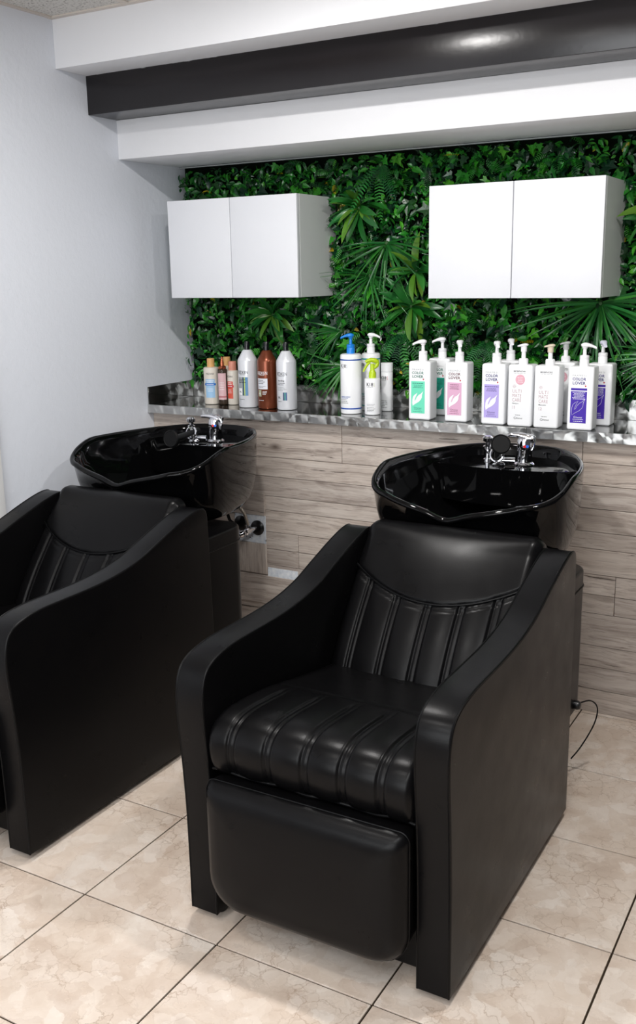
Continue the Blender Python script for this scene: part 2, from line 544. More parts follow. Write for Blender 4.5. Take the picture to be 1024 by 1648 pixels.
# plank-clad half wall below the counter
wc = rbox('wall_counter', (0.0, XR, YW + 0.012, 0.0, 0.0, WZ), M_GAP)
tag(wc, 'half wall clad in weathered grey brown wood planks under the counter', 'wall', kind='structure')
rows = [0.0, 0.085, 0.169, 0.246, 0.363, 0.43, 0.502, 0.591, 0.65, 0.73, 0.809, 0.885, WZ]
rr = random.Random(21)
for k in range(len(rows) - 1):
    z0, z1 = rows[k], rows[k + 1]
    if k >= 10:
        cuts = [0.0, 0.903, 1.815, 2.75, XR]
    elif k == 5 or k == 4:
        cuts = [0.0, 0.70, 1.946, 2.9, XR]
    else:
        o0 = [0.30, 1.35, 2.15, 1.12][k % 4]
        cuts = [0.0, o0, o0 + rr.uniform(1.1, 1.25), XR]
    for a, b in zip(cuts[:-1], cuts[1:]):
        dy = rr.uniform(0, 0.0012)
        hx, hz = (b - a) / 2, (z1 - z0) / 2
        g = 0.0009
        rbox('plank', (-hx + g, hx - g, 0, 0.012, -hz + g, hz - g), M_WOOD, wc, r=0.0008, seg=1, loc=((a + b) / 2, YW + dy, (z0 + z1) / 2))
# unfinished spot behind the left chair: bare plaster and an upright offcut
rbox('plaster_patch', (-0.075, 0.075, -0.003, 0.0, -0.0585, 0.0585), M_PLASTER, wc, loc=(0.474, YW, 0.5075))
rbox('plaster_patch', (-0.071, 0.071, -0.003, 0.0, -0.0185, 0.0185), M_PLASTER, wc, loc=(0.625, YW, 0.332))
rbox('plank_offcut', (-0.0725, 0.0725, -0.006, 0.0, -0.0635, 0.0635), M_WOODV, wc, r=0.001, seg=1, loc=(0.478, YW, 0.384))
rbox('plank_offcut', (-0.09, 0.09, -0.006, 0.0, -0.0465, 0.0465), M_WOOD, wc, r=0.001, seg=1, loc=(0.458, YW, 0.6125))
rbox('plank_offcut', (-0.22, 0.22, -0.006, 0.0, -0.06, 0.06), M_WOOD, wc, r=0.001, seg=1, loc=(0.51, YW, 0.254))

# counter of swirl-brushed steel
ct = empty('steel_counter', (0, 0, 0))
tag(ct, 'long swirl-brushed stainless steel counter running under the cabinets', 'counter')
HC = 0.9943
rbox('counter_top', (0.0, XR, -0.330, -0.001, WZ + 0.001, HC), M_STEEL_TOP, ct)
rbox('front_edge', (0.0, 1.63, -0.3352, -0.3302, WZ, HC + 0.0005), M_STEEL_EDGE, ct, r=0.001, seg=1)
rbox('front_edge', (1.6315, XR, -0.3352, -0.3302, WZ, HC + 0.0005), M_STEEL_EDGE, ct, r=0.001, seg=1)
rbox('side_splash', (0.0005, 0.006, -0.330, -0.02, HC, HC + 0.072), M_STEEL_TOP, ct, r=0.001, seg=1)
rbox('back_splash', (0.006, XR, -0.022, -0.0165, HC, HC + 0.072), M_STEEL_EDGE, ct, r=0.001, seg=1)

# ------------------------------------------------------------------ ceiling lights (out of the picture, above and behind the camera)
def downlight(x, y, k, power=DOWNLIGHT_W):
    o = empty('downlight', (x, y, CEIL))
    tag(o, 'round recessed ceiling downlight, ' + k, 'light', 'ceiling downlights')
    lathe('trim_ring', [(0.058, -0.001), (0.075, -0.001), (0.078, -0.006), (0.066, -0.012), (0.058, -0.010), (0.058, -0.001)], M_TRIM, o)
    em = MATS.get('lamp_lens')
    if not em:
        em = mat('lamp_lens', '#ffffff', 0.5)
        em.node_tree.nodes['Principled BSDF'].inputs['Emission Color'].default_value = (1, 0.97, 0.93, 1)
        em.node_tree.nodes['Principled BSDF'].inputs['Emission Strength'].default_value = 12.0
    lathe('lens', [(0, -0.004), (0.057, -0.004), (0.057, -0.001), (0, -0.001)], em, o)
    L = bpy.data.lights.new('downlight_lamp', 'AREA')
    L.shape = 'DISK'
    L.size = 0.11
    L.energy = power
    L.color = (1.0, 0.975, 0.95)
    lo = bpy.data.objects.new('lamp', L)
    lo.location = (0, 0, -0.014)
    link(lo, o)

def panel_light(x, y, k, power=PANEL_W):
    o = empty('ceiling_panel_light', (x, y, CEIL))
    tag(o, 'flat square ceiling light panel, ' + k, 'light', 'ceiling panel lights')
    em = MATS.get('panel_diffuser')
    if not em:
        em = mat('panel_diffuser', '#ffffff', 0.5)
        em.node_tree.nodes['Principled BSDF'].inputs['Emission Color'].default_value = (0.97, 0.98, 1, 1)
        em.node_tree.nodes['Principled BSDF'].inputs['Emission Strength'].default_value = 4.0
    rbox('diffuser', (-0.28, 0.28, -0.28, 0.28, -0.006, -0.001), em, o)
    for b in ((-0.3, 0.3, -0.3, -0.28), (-0.3, 0.3, 0.28, 0.3), (-0.3, -0.28, -0.28, 0.28), (0.28, 0.3, -0.28, 0.28)):
        rbox('frame', b + (-0.012, -0.001), M_TRIM, o)
    L = bpy.data.lights.new('panel_lamp', 'AREA')
    L.shape = 'SQUARE'
    L.size = 0.55
    L.energy = power
    L.color = (0.97, 0.985, 1.0)
    lo = bpy.data.objects.new('lamp', L)
    lo.location = (0, 0, -0.016)
    link(lo, o)

downlight(1.15, -1.45, 'between the two chairs')
downlight(2.37, -1.45, 'to the right of the right chair')
downlight(1.27, -2.87, 'in front of the chairs', DOWNLIGHT_W * 0.45)
downlight(2.2, -3.4, 'beside the camera', DOWNLIGHT_W * 0.45)
panel_light(2.49, -2.87, 'nearest the camera')
panel_light(1.27, -4.09, 'behind the camera on the left')
panel_light(2.49, -4.09, 'behind the camera on the right')

# ------------------------------------------------------------------ wall cabinets
def cabinet(x, z, label):
    Wc, Hh, D = 0.5928, 0.3714, 0.3128
    o = empty('storage_cabinet', (x, 0, z))
    tag(o, label, 'cabinet', 'white wall cabinets')
    th = 0.018
    yb, yf = -0.004, -D + 0.021
    bm = bmesh.new()
    for b in ((0, th, yf, yb, 0, Hh), (Wc - th, Wc, yf, yb, 0, Hh), (th, Wc - th, yf, yb, 0, th), (th, Wc - th, yf, yb, Hh - th, Hh), (th, Wc - th, yb - 0.006, yb, th, Hh - th)):
        s = rbox_bm(*b, r=0.0008, seg=1)
        me = bpy.data.meshes.new('tmp'); s.to_mesh(me); s.free(); bm.from_mesh(me); bpy.data.meshes.remove(me)
    from_bm('body', bm, M_CARCASS, o)
    g = 0.0015
    rbox('door', (0.0, Wc / 2 - g, -D, -D + 0.018, 0.0, Hh), M_LAMINATE, o, r=0.0012, seg=2)
    rbox('door', (Wc / 2 + g, Wc, -D, -D + 0.018, 0.0, Hh), M_LAMINATE, o, r=0.0012, seg=2)
    return o
cabinet(0.1404, 1.4277, 'white two-door wall cabinet on the left, nearest the left wall')
cabinet(1.2591, 1.4222, 'white two-door wall cabinet on the right, above the square pump bottles')

# ------------------------------------------------------------------ shampoo chairs
def grid_solid(name, top, nx, nv, bottom_fn, m, parent, angle=None):
    """top[v][x] points; walls drop from its border to bottom_fn(p)."""
    v = [p for row in top for p in row]
    f = []
    for i in range(nv - 1):
        for k in range(nx - 1):
            f.append((i * nx + k, i * nx + k + 1, (i + 1) * nx + k + 1, (i + 1) * nx + k))
    ring = [k for k in range(nx)] + [i * nx + nx - 1 for i in range(1, nv)] + [(nv - 1) * nx + k for k in range(nx - 2, -1, -1)] + [i * nx for i in range(nv - 2, 0, -1)]
    low = []
    for r in ring:
        low.append(len(v))
        v.append(bottom_fn(v[r]))
    n = len(ring)
    for k in range(n):
        f.append((ring[k], low[k], low[(k + 1) % n], ring[(k + 1) % n]))
    f.append(tuple(low))
    return pydata(name, v, f, m, parent, smooth=True, recalc=True)

def polyline_resample(pts, n):
    P = np.array(pts, float)
    d = np.r_[0, np.cumsum(np.linalg.norm(np.diff(P, axis=0), axis=1))]
    s = np.linspace(0, d[-1], n)
    return np.stack([np.interp(s, d, P[:, k]) for k in range(P.shape[1])], 1), s

GRX = [-0.19, -0.095, 0.0, 0.092, 0.183]
def groove(x):
    d = 0.0
    for g in GRX:
        d += math.exp(-((x - g - 0.007) / 0.0032) ** 2) + math.exp(-((x - g + 0.007) / 0.0032) ** 2)
    return d
def puff(x):
    ed = [-0.258] + GRX + [0.258]
    for a, b in zip(ed[:-1], ed[1:]):
        if a <= x <= b:
            u = (x - a) / (b - a)
            return (4 * u * (1 - u)) ** 0.6
    return 0.0

ARM = [(0.0, 0.022), (0.0, 0.16), (-0.002, 0.30), (-0.010, 0.44), (-0.018, 0.53), (-0.018, 0.585), (-0.008, 0.63), (0.014, 0.655), (0.055, 0.670),
       (0.12, 0.678), (0.22, 0.679), (0.33, 0.681), (0.43, 0.690), (0.52, 0.708), (0.60, 0.735), (0.70, 0.768), (0.77, 0.787), (0.815, 0.793), (0.84, 0.786), (0.850, 0.766), (0.853, 0.72), (0.860, 0.40), (0.862, 0.022)]

def make_chair(loc, rz, label, head_pose):
    o = empty('shampoo_chair', loc, rz)
    tag(o, label, 'salon chair', 'black shampoo chairs')
    prof = [tuple(p) for p in catmull(ARM, 4)]
    HW, TH = 0.3375, 0.079
    for sgn in (-1, 1):
        bm = bmesh.new()
        xi, xo = sgn * (HW - TH), sgn * HW
        va = [bm.verts.new((xi, y, z)) for y, z in prof]
        vb = [bm.verts.new((xo, y, z)) for y, z in prof]
        n = len(prof)
        fa = bm.faces.new(va); fb = bm.faces.new(list(reversed(vb)))
        for k in range(n):
            bm.faces.new((va[k], vb[k], vb[(k + 1) % n], va[(k + 1) % n]))
        ed = [e for e in bm.edges if (e in fa.edges or e in fb.edges)]
        bmesh.ops.recalc_face_normals(bm, faces=bm.faces)
        bmesh.ops.bevel(bm, geom=ed, offset=0.012, segments=5, profile=0.5, affect='EDGES', clamp_overlap=True)
        arm = from_bm('armrest', bm, M_LEATHER, o, angle=50)
        # raised seams along both edges of the arm
        for xs, inw in ((xo, 1), (xi, 1)):
            path = []
            for (y, z), (y2, z2) in zip(prof[:-1], prof[1:]):
                if z < 0.03 and y > 0.4:
                    continue
                t = Vector((0, y2 - y, z2 - z)).normalized()
                nrm = Vector((0, -t.z, t.y))
                sx = xs - (0.0035 if xs > (xi + xo) / 2 else -0.0035)
                p = Vector((sx, y, z)) - nrm * 0.0012
                path.append(p)
            path = [p for p in path if p.y < 0.85]
            tube('seam', path, 0.0028, M_PIPING, arm, seg=6)
        for (fx, fy) in ((sgn * 0.29, 0.05), (sgn * 0.29, 0.80)):
            lathe('foot', [(0, 0), (0.018, 0), (0.02, 0.004), (0.02, 0.024), (0, 0.024)], M_BLACKPL, o, seg=16, cx=fx, cy=fy)
    # body under the seat
    rbox('base', (-0.2590, 0.2590, 0.045, 0.84, 0.03, 0.40), M_LEATHER, o, r=0.008, seg=3)
    # seat
    sp = [(0.012, 0.405), (-0.006, 0.425), (-0.016, 0.455), (-0.016, 0.485), (-0.004, 0.512), (0.024, 0.531), (0.07, 0.538), (0.15, 0.533), (0.25, 0.520), (0.4, 0.490), (0.57, 0.462)]
    P, s = polyline_resample(np.array(catmull(sp, 8)), 90)
    nx = 181
    xs = np.linspace(-0.2575, 0.2575, nx)
    gx_ = [groove(x) for x in xs]; px_ = [puff(x) for x in xs]
    top = []
    for i in range(len(P)):
        t = P[min(i + 1, len(P) - 1)] - P[max(i - 1, 0)]
        t = t / np.linalg.norm(t)
        nrm = np.array([-t[1], t[0]])
        fade = 1.0 if P[i][0] < 0.2 else max(0.0, 1 - (P[i][0] - 0.2) / 0.05)
        seamline = math.exp(-((P[i][0] - 0.265) / 0.004) ** 2) if P[i][1] > 0.5 else 0
        row = []
        for k, x in enumerate(xs):
            e = max(0.0, (abs(x) - 0.238) / 0.0195)
            d = fade * (0.0055 * px_[k] - 0.0045 * gx_[k]) - 0.014 * e * e - 0.004 * seamline + 0.004 * (1 - fade)
            row.append((x, P[i][0] + nrm[0] * d, P[i][1] + nrm[1] * d))
        top.append(row)
    grid_solid('seat', top, nx, len(P), lambda p: (p[0], max(p[1], 0.02), 0.40), M_LEATHER, o)
    tube('piping', [(-0.256 + 0.512 * k / 40, 0.004 + 0.002 * math.sin(k * 0.9), 0.409 + 0.0025 * math.sin(k * 0.55)) for k in range(41)], 0.004, M_PIPING, o, seg=8)
    # backrest: quilted channels below, smooth head pad above a curved seam
    bp = [(0.505, 0.415), (0.532, 0.485), (0.586, 0.570), (0.648, 0.650), (0.690, 0.702), (0.740, 0.757), (0.777, 0.791), (0.801, 0.806), (0.828, 0.811), (0.853, 0.803), (0.862, 0.772)]
    P, s = polyline_resample(np.array(catmull(bp, 8)), 110)
    top = []
    for i in range(len(P)):
        t = P[min(i + 1, len(P) - 1)] - P[max(i - 1, 0)]
        t = t / np.linalg.norm(t)
        nrm = np.array([-t[1], t[0]])
        z = P[i][1]
        front = 1.0 if P[i][0] < 0.76 else max(0.0, 1 - (P[i][0] - 0.76) / 0.05)
        row = []
        for k, x in enumerate(xs):
            zs = 0.648 + 0.060 * (x / 0.25) ** 2
            dz = z - zs
            below = 1 / (1 + math.exp(max(-40, min(40, dz / 0.0022)))) if front > 0.5 else 0.0
            e = max(0.0, (abs(x) - 0.225) / 0.0325)
            d = below * (0.0075 * px_[k] - 0.0055 * gx_[k] - 0.006) + (1 - below) * 0.006
            if front > 0.5:
                d -= 0.007 * math.exp(-(dz / 0.0032) ** 2) + 0.0025 * math.exp(-((dz + 0.012) / 0.003) ** 2)
            d -= 0.020 * e * e
            bow = 0.026 * (x / 0.258) ** 2 * front
            row.append((x, P[i][0] + nrm[0] * d + bow, P[i][1] + nrm[1] * d))
        top.append(row)
    br = grid_solid('backrest', top, nx, len(P), lambda p: (p[0], 0.855 if p[1] > 0.7 else max(0.62, p[1] + 0.02), 0.40 if p[1] < 0.8 else 0.42), M_LEATHER, o)
    seam = []
    for k in range(61):
        x = -0.25 + 0.5 * k / 60
        zs = 0.648 + 0.060 * (x / 0.25) ** 2
        y = np.interp(zs, [p[1] for p in P[:80]], [p[0] for p in P[:80]]) + 0.026 * (x / 0.258) ** 2
        seam.append((x, y - 0.0005, zs + 0.002))
    tube('seam', seam, 0.0028, M_PIPING, br, seg=6)
    # leg rest
    bm = bmesh.new()
    pts = []
    x0, x1, z0, z1 = -0.247, 0.257, 0.085, 0.405
    for cx, cz, r, a0 in ((x1 - 0.022, z1 - 0.022, 0.022, 0), (x0 + 0.022, z1 - 0.022, 0.022, 90), (x0 + 0.085, z0 + 0.085, 0.085, 180), (x1 - 0.085, z0 + 0.085, 0.085, 270)):
        for k in range(9):
            a = R(a0 + 90 * k / 8)
            pts.append((cx + r * math.cos(a), cz + r * math.sin(a)))
    mx, mz = (x0 + x1) / 2, (z0 + z1) / 2
    def ring(y, inset):
        out = []
        for (x, z) in pts:
            dx, dz = x - mx, z - mz
            hx, hz = (x1 - x0) / 2, (z1 - z0) / 2
            out.append(bm.verts.new((mx + dx * (hx - inset) / hx, y, mz + dz * (hz - inset) / hz)))
        return out
    lay = [(0.046, 0.006), (-0.030, 0.0), (-0.036, 0.001), (-0.045, 0.005), (-0.056, 0.014), (-0.064, 0.028), (-0.069, 0.05), (-0.072, 0.09), (-0.073, 0.13)]
    rings = [ring(y, i) for y, i in lay]
    n = len(pts)
    for a, b in zip(rings[:-1], rings[1:]):
        for k in range(n):
            bm.faces.new((a[k], a[(k + 1) % n], b[(k + 1) % n], b[k]))
    bm.faces.new(rings[0]); bm.faces.new(rings[-1])
    lr = from_bm('leg_rest', bm, M_LEATHER, o, smooth=True)
    sm = [(mx + (x - mx) * 1.0005, -0.031, mz + (z - mz) * 1.0005) for x, z in pts]
    tube('seam', sm + [sm[0]], 0.002, M_PIPING, lr, seg=6)
    # rear plumbing box
    bm = rbox_bm(-0.305, 0.305, 0.85, 1.12, 0.25, 0.675)
    ve = [e for e in bm.edges if abs(e.verts[0].co.z - e.verts[1].co.z) > 0.3 and e.verts[0].co.y > 1.0]
    bmesh.ops.bevel(bm, geom=ve, offset=0.07, segments=8, profile=0.5, affect='EDGES')
    te = [e for e in bm.edges if e.verts[0].co.z > 0.67 and e.verts[1].co.z > 0.67]
    bmesh.ops.bevel(bm, geom=te, offset=0.008, segments=3, profile=0.5, affect='EDGES')
    rb = from_bm('plumbing_box', bm, M_LEATHER, o, angle=50)
    rbox('rear_support', (-0.24, 0.24, 0.85, 1.02, 0.0, 0.255), M_LEATHER, o, r=0.006)
    path = [(0.306, 0.86, 0.625), (0.306, 1.05, 0.625)] + [(0.235 + 0.071 * math.cos(R(a)), 1.05 + 0.071 * math.sin(R(a)), 0.625) for a in range(0, 91, 15)] + [(0, 1.121, 0.625)]
    tube('seam', path, 0.0025, M_PIPING, rb, seg=6)
    # ---- basin
    half = []
    for k in range(9):
        a_ = PI / 2 * (1 - k / 8)
        half.append((0.302 * math.cos(a_) ** (2 / 3.1), 1.05 - 0.207 * math.sin(a_) ** (2 / 3.1)))
    half[0] = (0.0, half[0][1])
    half += [(0.294, 1.14), (0.276, 1.23), (0.243, 1.325), (0.196, 1.41), (0.14, 1.475), (0.072, 1.506), (0.0, 1.512)]
    ctl = half + [(-x, y) for x, y in reversed(half[1:-1])]
    out = catmull(ctl, 5, True)
    N = len(out)
    SX = -0.028
    def zr(x, y):
        u = max(0.0, min(1.0, (y - 0.83) / 0.24)); u = u * u * (3 - 2 * u)
        base_ = 0.846 + 0.036 * min(1.0, (math.hypot(x + 0.005, 0.03) - 0.03) / 0.18)
        base_ -= 0.012 * math.exp(-((x + 0.012) / 0.045) ** 2)
        z = base_ + (0.946 - base_) * u
        return z
    cy = 1.20
    v, f = [], []
    def level(sx, tf, tb, zf, c=cy):
        ids = []
        for x, y in out:
            t = tf if y < c else tb
            X, Y = x * sx, c + (y - c) * t
            ids.append(len(v))
            v.append((X + SX, Y, zf(x, y)))
        return ids
    lv = []
    lv.append(level(0.60, 0.45, 0.66, lambda x, y: 0.686))
    lv.append(level(0.77, 0.60, 0.80, lambda x, y: 0.687))
    lv.append(level(0.855, 0.70, 0.88, lambda x, y: 0.698))
    lv.append(level(0.91, 0.79, 0.93, lambda x, y: 0.722))
    lv.append(level(0.955, 0.87, 0.965, lambda x, y: 0.765))
    lv.append(level(0.98, 0.915, 0.985, lambda x, y: 0.815))
    lv.append(level(0.993, 0.955, 0.995, lambda x, y: min(0.875, zr(x, y) - 0.02)))
    lv.append(level(1.0, 1.0, 1.0, lambda x, y: zr(x, y) - 0.012))
    lv.append(level(1.0, 1.0, 1.0, lambda x, y: zr(x, y) - 0.006))
    lv.append(level(0.988, 0.988, 0.988, lambda x, y: zr(x, y)))
    lv.append(level(0.966, 0.966, 0.968, lambda x, y: zr(x, y) + 0.001))
    lv.append(level(0.946, 0.946, 0.95, lambda x, y: zr(x, y) - 0.005))
    lv.append(level(0.930, 0.930, 0.935, lambda x, y: zr(x, y) - 0.020))
    lv.append(level(0.905, 0.895, 0.91, lambda x, y: zr(x, y) - 0.055))
    lv.append(level(0.86, 0.84, 0.88, lambda x, y: 0.5 * zr(x, y) + 0.5 * 0.775))
    lv.append(level(0.75, 0.74, 0.80, lambda x, y: 0.775))
    lv.append(level(0.58, 0.58, 0.62, lambda x, y: 0.748))
    lv.append(level(0.32, 0.36, 0.36, lambda x, y: 0.738))
    lv.append(level(0.08, 0.10, 0.10, lambda x, y: 0.735))
    for a, b in zip(lv[:-1], lv[1:]):
        for k in range(N):
            f.append((a[k], a[(k + 1) % N], b[(k + 1) % N], b[k]))
    f.append(tuple(lv[0])); f.append(tuple(lv[-1]))
    basin = pydata('basin', v, f, M_BASIN, o, smooth=True, recalc=True)
    # raised deck for the taps, filling the back of the bowl
    inner = [(x * 0.922, cy + (y - cy) * 0.925) for x, y in out if cy + (y - cy) * 0.925 > 1.285]
    inner.sort(key=lambda p: math.atan2(p[0], p[1] - 1.27))
    xa, xb = inner[0], inner[-1]
    arc = []
    for k in range(1, 20):
        u = k / 20
        x = xb[0] + (xa[0] - xb[0]) * u
        arc.append((x, 1.285 - 0.045 * math.sin(PI * u) + 0.0 * u))
    pl = inner + arc
    bm = bmesh.new()
    lo = [bm.verts.new((x + SX, y, 0.79)) for x, y in pl]
    hi = [bm.verts.new((x + SX, y, 0.908)) for x, y in pl]
    n = len(pl)
    tf_ = bm.faces.new(hi); bm.faces.new(list(reversed(lo)))
    for k in range(n):
        bm.faces.new((lo[k], lo[(k + 1) % n], hi[(k + 1) % n], hi[k]))
    bmesh.ops.bevel(bm, geom=list(tf_.edges), offset=0.006, segments=3, profile=0.5, affect='EDGES')
    from_bm('tap_deck', bm, M_BASIN, basin, angle=50)
    # drain
    lathe('drain', [(0, 0.739), (0.022, 0.739), (0.024, 0.742), (0.018, 0.744), (0, 0.743)], M_CHROME, basin, seg=20, cx=SX, cy=1.08)
    # mixer tap
    DZ = 0.908
    mx_, my_ = 0.027, 1.345
    tap = lathe('mixer_tap', [(0, 0), (0.031, 0), (0.032, 0.004), (0.028, 0.008), (0.0245, 0.010), (0.0240, 0.045), (0.0255, 0.048), (0.0255, 0.075), (0.021, 0.086), (0, 0.088)], M_CHROME, o, seg=28, cx=mx_, cy=my_, z0=DZ)
    lev = []
    for u in np.linspace(0, 1, 10):
        lev.append((mx_ + 0.030 - 0.085 * u, my_ + 0.004 - 0.014 * u, DZ + 0.082 + 0.016 * math.sin(u * PI * 0.6) - 0.004 * u))
    tube('lever', lev, [0.011, 0.013, 0.0125, 0.0115, 0.0105, 0.0095, 0.0085, 0.0075, 0.007, 0.005], M_CHROME, tap, seg=10)
    tube('loop', [(mx_ + 0.012 + 0.022 * math.cos(a), my_ - 0.006, DZ + 0.070 + 0.026 * math.sin(a)) for a in np.linspace(-0.9, PI * 0.75, 14)], 0.004, M_CHROME, tap, seg=8)
    dv = Vector((0.42, -0.90, 0.05)).normalized()
    side = Vector((0.9, 0.42, 0))
    for c, k in (('#d01522', -1), ('#1268d8', 1)):
        p = Vector((mx_, my_, DZ + 0.062)) + dv * 0.0262 + side * 0.0042 * k
        lathe('indicator_dot', [(0, 0), (0.0046, 0), (0.0046, 0.0012), (0, 0.0014)], mat('dot' + c, c, 0.4), tap, seg=14, axis=frame_at(p, dv))
    # vacuum breaker knob
    kn = lathe('vacuum_breaker', [(0, 0), (0.014, 0), (0.014, 0.004), (0.008, 0.008), (0.008, 0.030), (0.014, 0.036), (0.015, 0.046), (0.009, 0.050), (0.009, 0.060), (0.017, 0.064), (0.018, 0.074), (0.012, 0.080), (0, 0.081)], M_CHROME, o, seg=22, cx=-0.108, cy=1.375, z0=DZ)
    # spray holder: pedestal with an open clip ring
    hx, hy = -0.045, 1.305
    sh = lathe('spray_holder', [(0, 0), (0.019, 0), (0.020, 0.004), (0.011, 0.008), (0.010, 0.030), (0.013, 0.034), (0, 0.035)], M_CHROME, o, seg=22, cx=hx, cy=hy, z0=DZ)
    tube('clip_ring', [(hx - 0.002 + 0.021 * math.cos(a), hy - 0.012 + 0.006 * math.sin(a), DZ + 0.036 + 0.021 * math.sin(a)) for a in np.linspace(R(120), R(420), 22)], 0.0042, M_CHROME, sh, seg=8)
    tube('outlet_bar', [(hx, hy, DZ + 0.016), (hx + 0.05, hy + 0.012, DZ + 0.016)], 0.010, M_CHROME, sh, seg=12)
    # hand spray
    hp, hd = Vector(head_pose[0]), Vector(head_pose[1]).normalized()
    A = frame_at(hp, hd)
    head = lathe('spray_head', [(0, -0.034), (0.012, -0.034), (0.017, -0.026), (0.028, -0.010), (0.031, -0.004), (0.031, 0.003), (0.028, 0.006), (0.026, 0.0045), (0, 0.0045)], M_RUBBER, o, seg=32, axis=A)
    for rr_, cnt in ((0.008, 6), (0.016, 12), (0.022, 16)):
        for q in range(cnt):
            pass
    hs = Vector((hx, hy - 0.012, DZ + 0.036))
    b0 = hp - hd * 0.028
    tube('handle', [b0, b0 * 0.6 + hs * 0.4 - hd * 0.012, hs, hs + (hs - b0) * 0.45], [0.013, 0.0125, 0.011, 0.010], M_BLACKPL, head, seg=14)
    # tilt lever and its cable at the rear side
    lv_ = lathe('tilt_knob', [(0, 0), (0.013, 0), (0.014, 0.012), (0.010, 0.020), (0, 0.022)], M_BLACKPL, o, seg=16, axis=frame_at((0.304, 1.02, 0.272), (1, 0, 0)))
    tube('cable', [tuple(p) for p in catmull([(0.312, 1.03, 0.272), (0.335, 1.09, 0.262), (0.345, 1.14, 0.22), (0.335, 1.15, 0.16), (0.305, 1.13, 0.09), (0.28, 1.11, 0.05)], 6)], 0.0022, M_RUBBER, lv_, seg=6)
    return o

make_chair((1.665, -1.877, 0), 0.0, 'black leather shampoo chair in the foreground with a glossy black basin behind the headrest', ((-0.022, 1.255, 0.985), (0.40, -0.86, 0.34)))
make_chair((0.482, -1.908, 0), 0.0, 'black leather shampoo chair by the left wall, cut off by the left picture edge', ((-0.062, 1.19, 0.935), (0.10, -0.97, 0.12)))

# ------------------------------------------------------------------ water valves on the plank wall
vv = empty('water_valve', (0.511, YW - 0.003, 0.513))
tag(vv, 'chrome stop valve with black wall rosettes and braided hose behind the left chair', 'valve')
for dx, dz, r in ((0.0, 0.0, 0.031), (-0.080, 0.012, 0.031)):
    lathe('rosette', [(0, 0), (r, 0), (r, 0.004), (r * 0.75, 0.010), (0.012, 0.014), (0, 0.014)], M_BLACKPL, vv, seg=28, axis=frame_at((dx, 0, dz), (0, -1, 0)))
body = lathe('valve_body', [(0, 0.0), (0.009, 0.0), (0.009, 0.03), (0.013, 0.034), (0.013, 0.058), (0.009, 0.062), (0, 0.062)], M_CHROME, vv, seg=18, axis=frame_at((-0.004, -0.012, 0), (-0.15, -0.98, -0.1)))
lathe('valve_handle', [(0, 0), (0.006, 0), (0.006, 0.015), (0.015, 0.018), (0.016, 0.03), (0.012, 0.036), (0, 0.036)], M_CHROME, body, seg=14, axis=frame_at((-0.012, -0.058, -0.004), (-0.75, -0.6, -0.35)))
def m_braid():
    m = mat('braided_steel', '#b9b4ac', 0.3, metal=1.0)
    t = NT(m)
    tc = t.n('ShaderNodeTexCoord').outputs['Object']
    n = t.n('ShaderNodeTexVoronoi', {'Vector': tc, 'Scale': 380.0}).outputs['Distance']
    t.bump(n, 0.6, 0.002)
    return m
M_BRAID = m_braid()
tube('hose', [tuple(p) for p in catmull([(-0.010, -0.05, 0.004), (-0.012, -0.055, 0.03), (-0.025, -0.07, 0.085), (-0.065, -0.10, 0.125), (-0.12, -0.16, 0.16)], 6)], 0.007, M_BRAID, vv, seg=10)
lathe('hose_nut', [(0, 0), (0.009, 0), (0.009, 0.014), (0.007, 0.018), (0, 0.018)], M_CHROME, vv, seg=6, axis=frame_at((-0.011, -0.051, 0.008), (-0.05, -0.1, 1)))
tube('hose', [tuple(p) for p in catmull([(-0.095, -0.02, 0.01), (-0.10, -0.05, 0.03), (-0.105, -0.07, 0.08), (-0.115, -0.11, 0.14)], 6)], 0.0065, M_RUBBER, vv, seg=10)

# ------------------------------------------------------------------ lettering
def text_geo(s, width=None, height=None, bold=0.0, spacing=1.0):
    """flat text as (verts in x,z centred on 0, faces)"""
    cu = bpy.data.curves.new('txt', 'FONT')
    cu.body = s
    cu.size = 1.0
    cu.offset = bold
    cu.space_character = spacing
    cu.resolution_u = 2
    ob = bpy.data.objects.new('txt', cu)
    COL.objects.link(ob)
    dg = bpy.context.evaluated_depsgraph_get()
    me = bpy.data.meshes.new_from_object(ob.evaluated_get(dg))
    v = np.array([(q.co.x, q.co.y) for q in me.vertices])
    f = [tuple(p.vertices) for p in me.polygons]
    bpy.data.objects.remove(ob)
    bpy.data.curves.remove(cu)
    bpy.data.meshes.remove(me)
    mn, mxx = v.min(0), v.max(0)
    v = v - (mn + mxx) / 2
    w_, h_ = (mxx - mn)
    if width and height:
        v = v * np.array([width / w_, height / h_])
    elif width:
        v = v * (width / w_)
    else:
        v = v * (height / h_)
    return v, f

def put_flat(name, v, f, m, parent, x, z, yf, th=0.0):
    """print on a flat front face whose plane is y = yf"""
    return pydata(name, [(x + a, yf, z + b) for a, b in v], f, m, parent)

def put_round(name, v, f, m, parent, x, z, rad, face=0.0):
    """print wrapped on an upright cylinder; face = heading of the print (0 looks to -y)"""
    vv_ = []
    for a, b in v:
        an = face + (x + a) / rad
        vv_.append((rad * math.sin(an), -rad * math.cos(an), z + b))
    return pydata(name, vv_, f, m, parent)

def rect_geo(w_, h_, n=1):
    v = [(-w_ / 2 + w_ * k / n, s_ * h_ / 2) for s_ in (-1, 1) for k in range(n + 1)]
    f = [(k, k + 1, n + 2 + k, n + 1 + k) for k in range(n)]
    return v, f

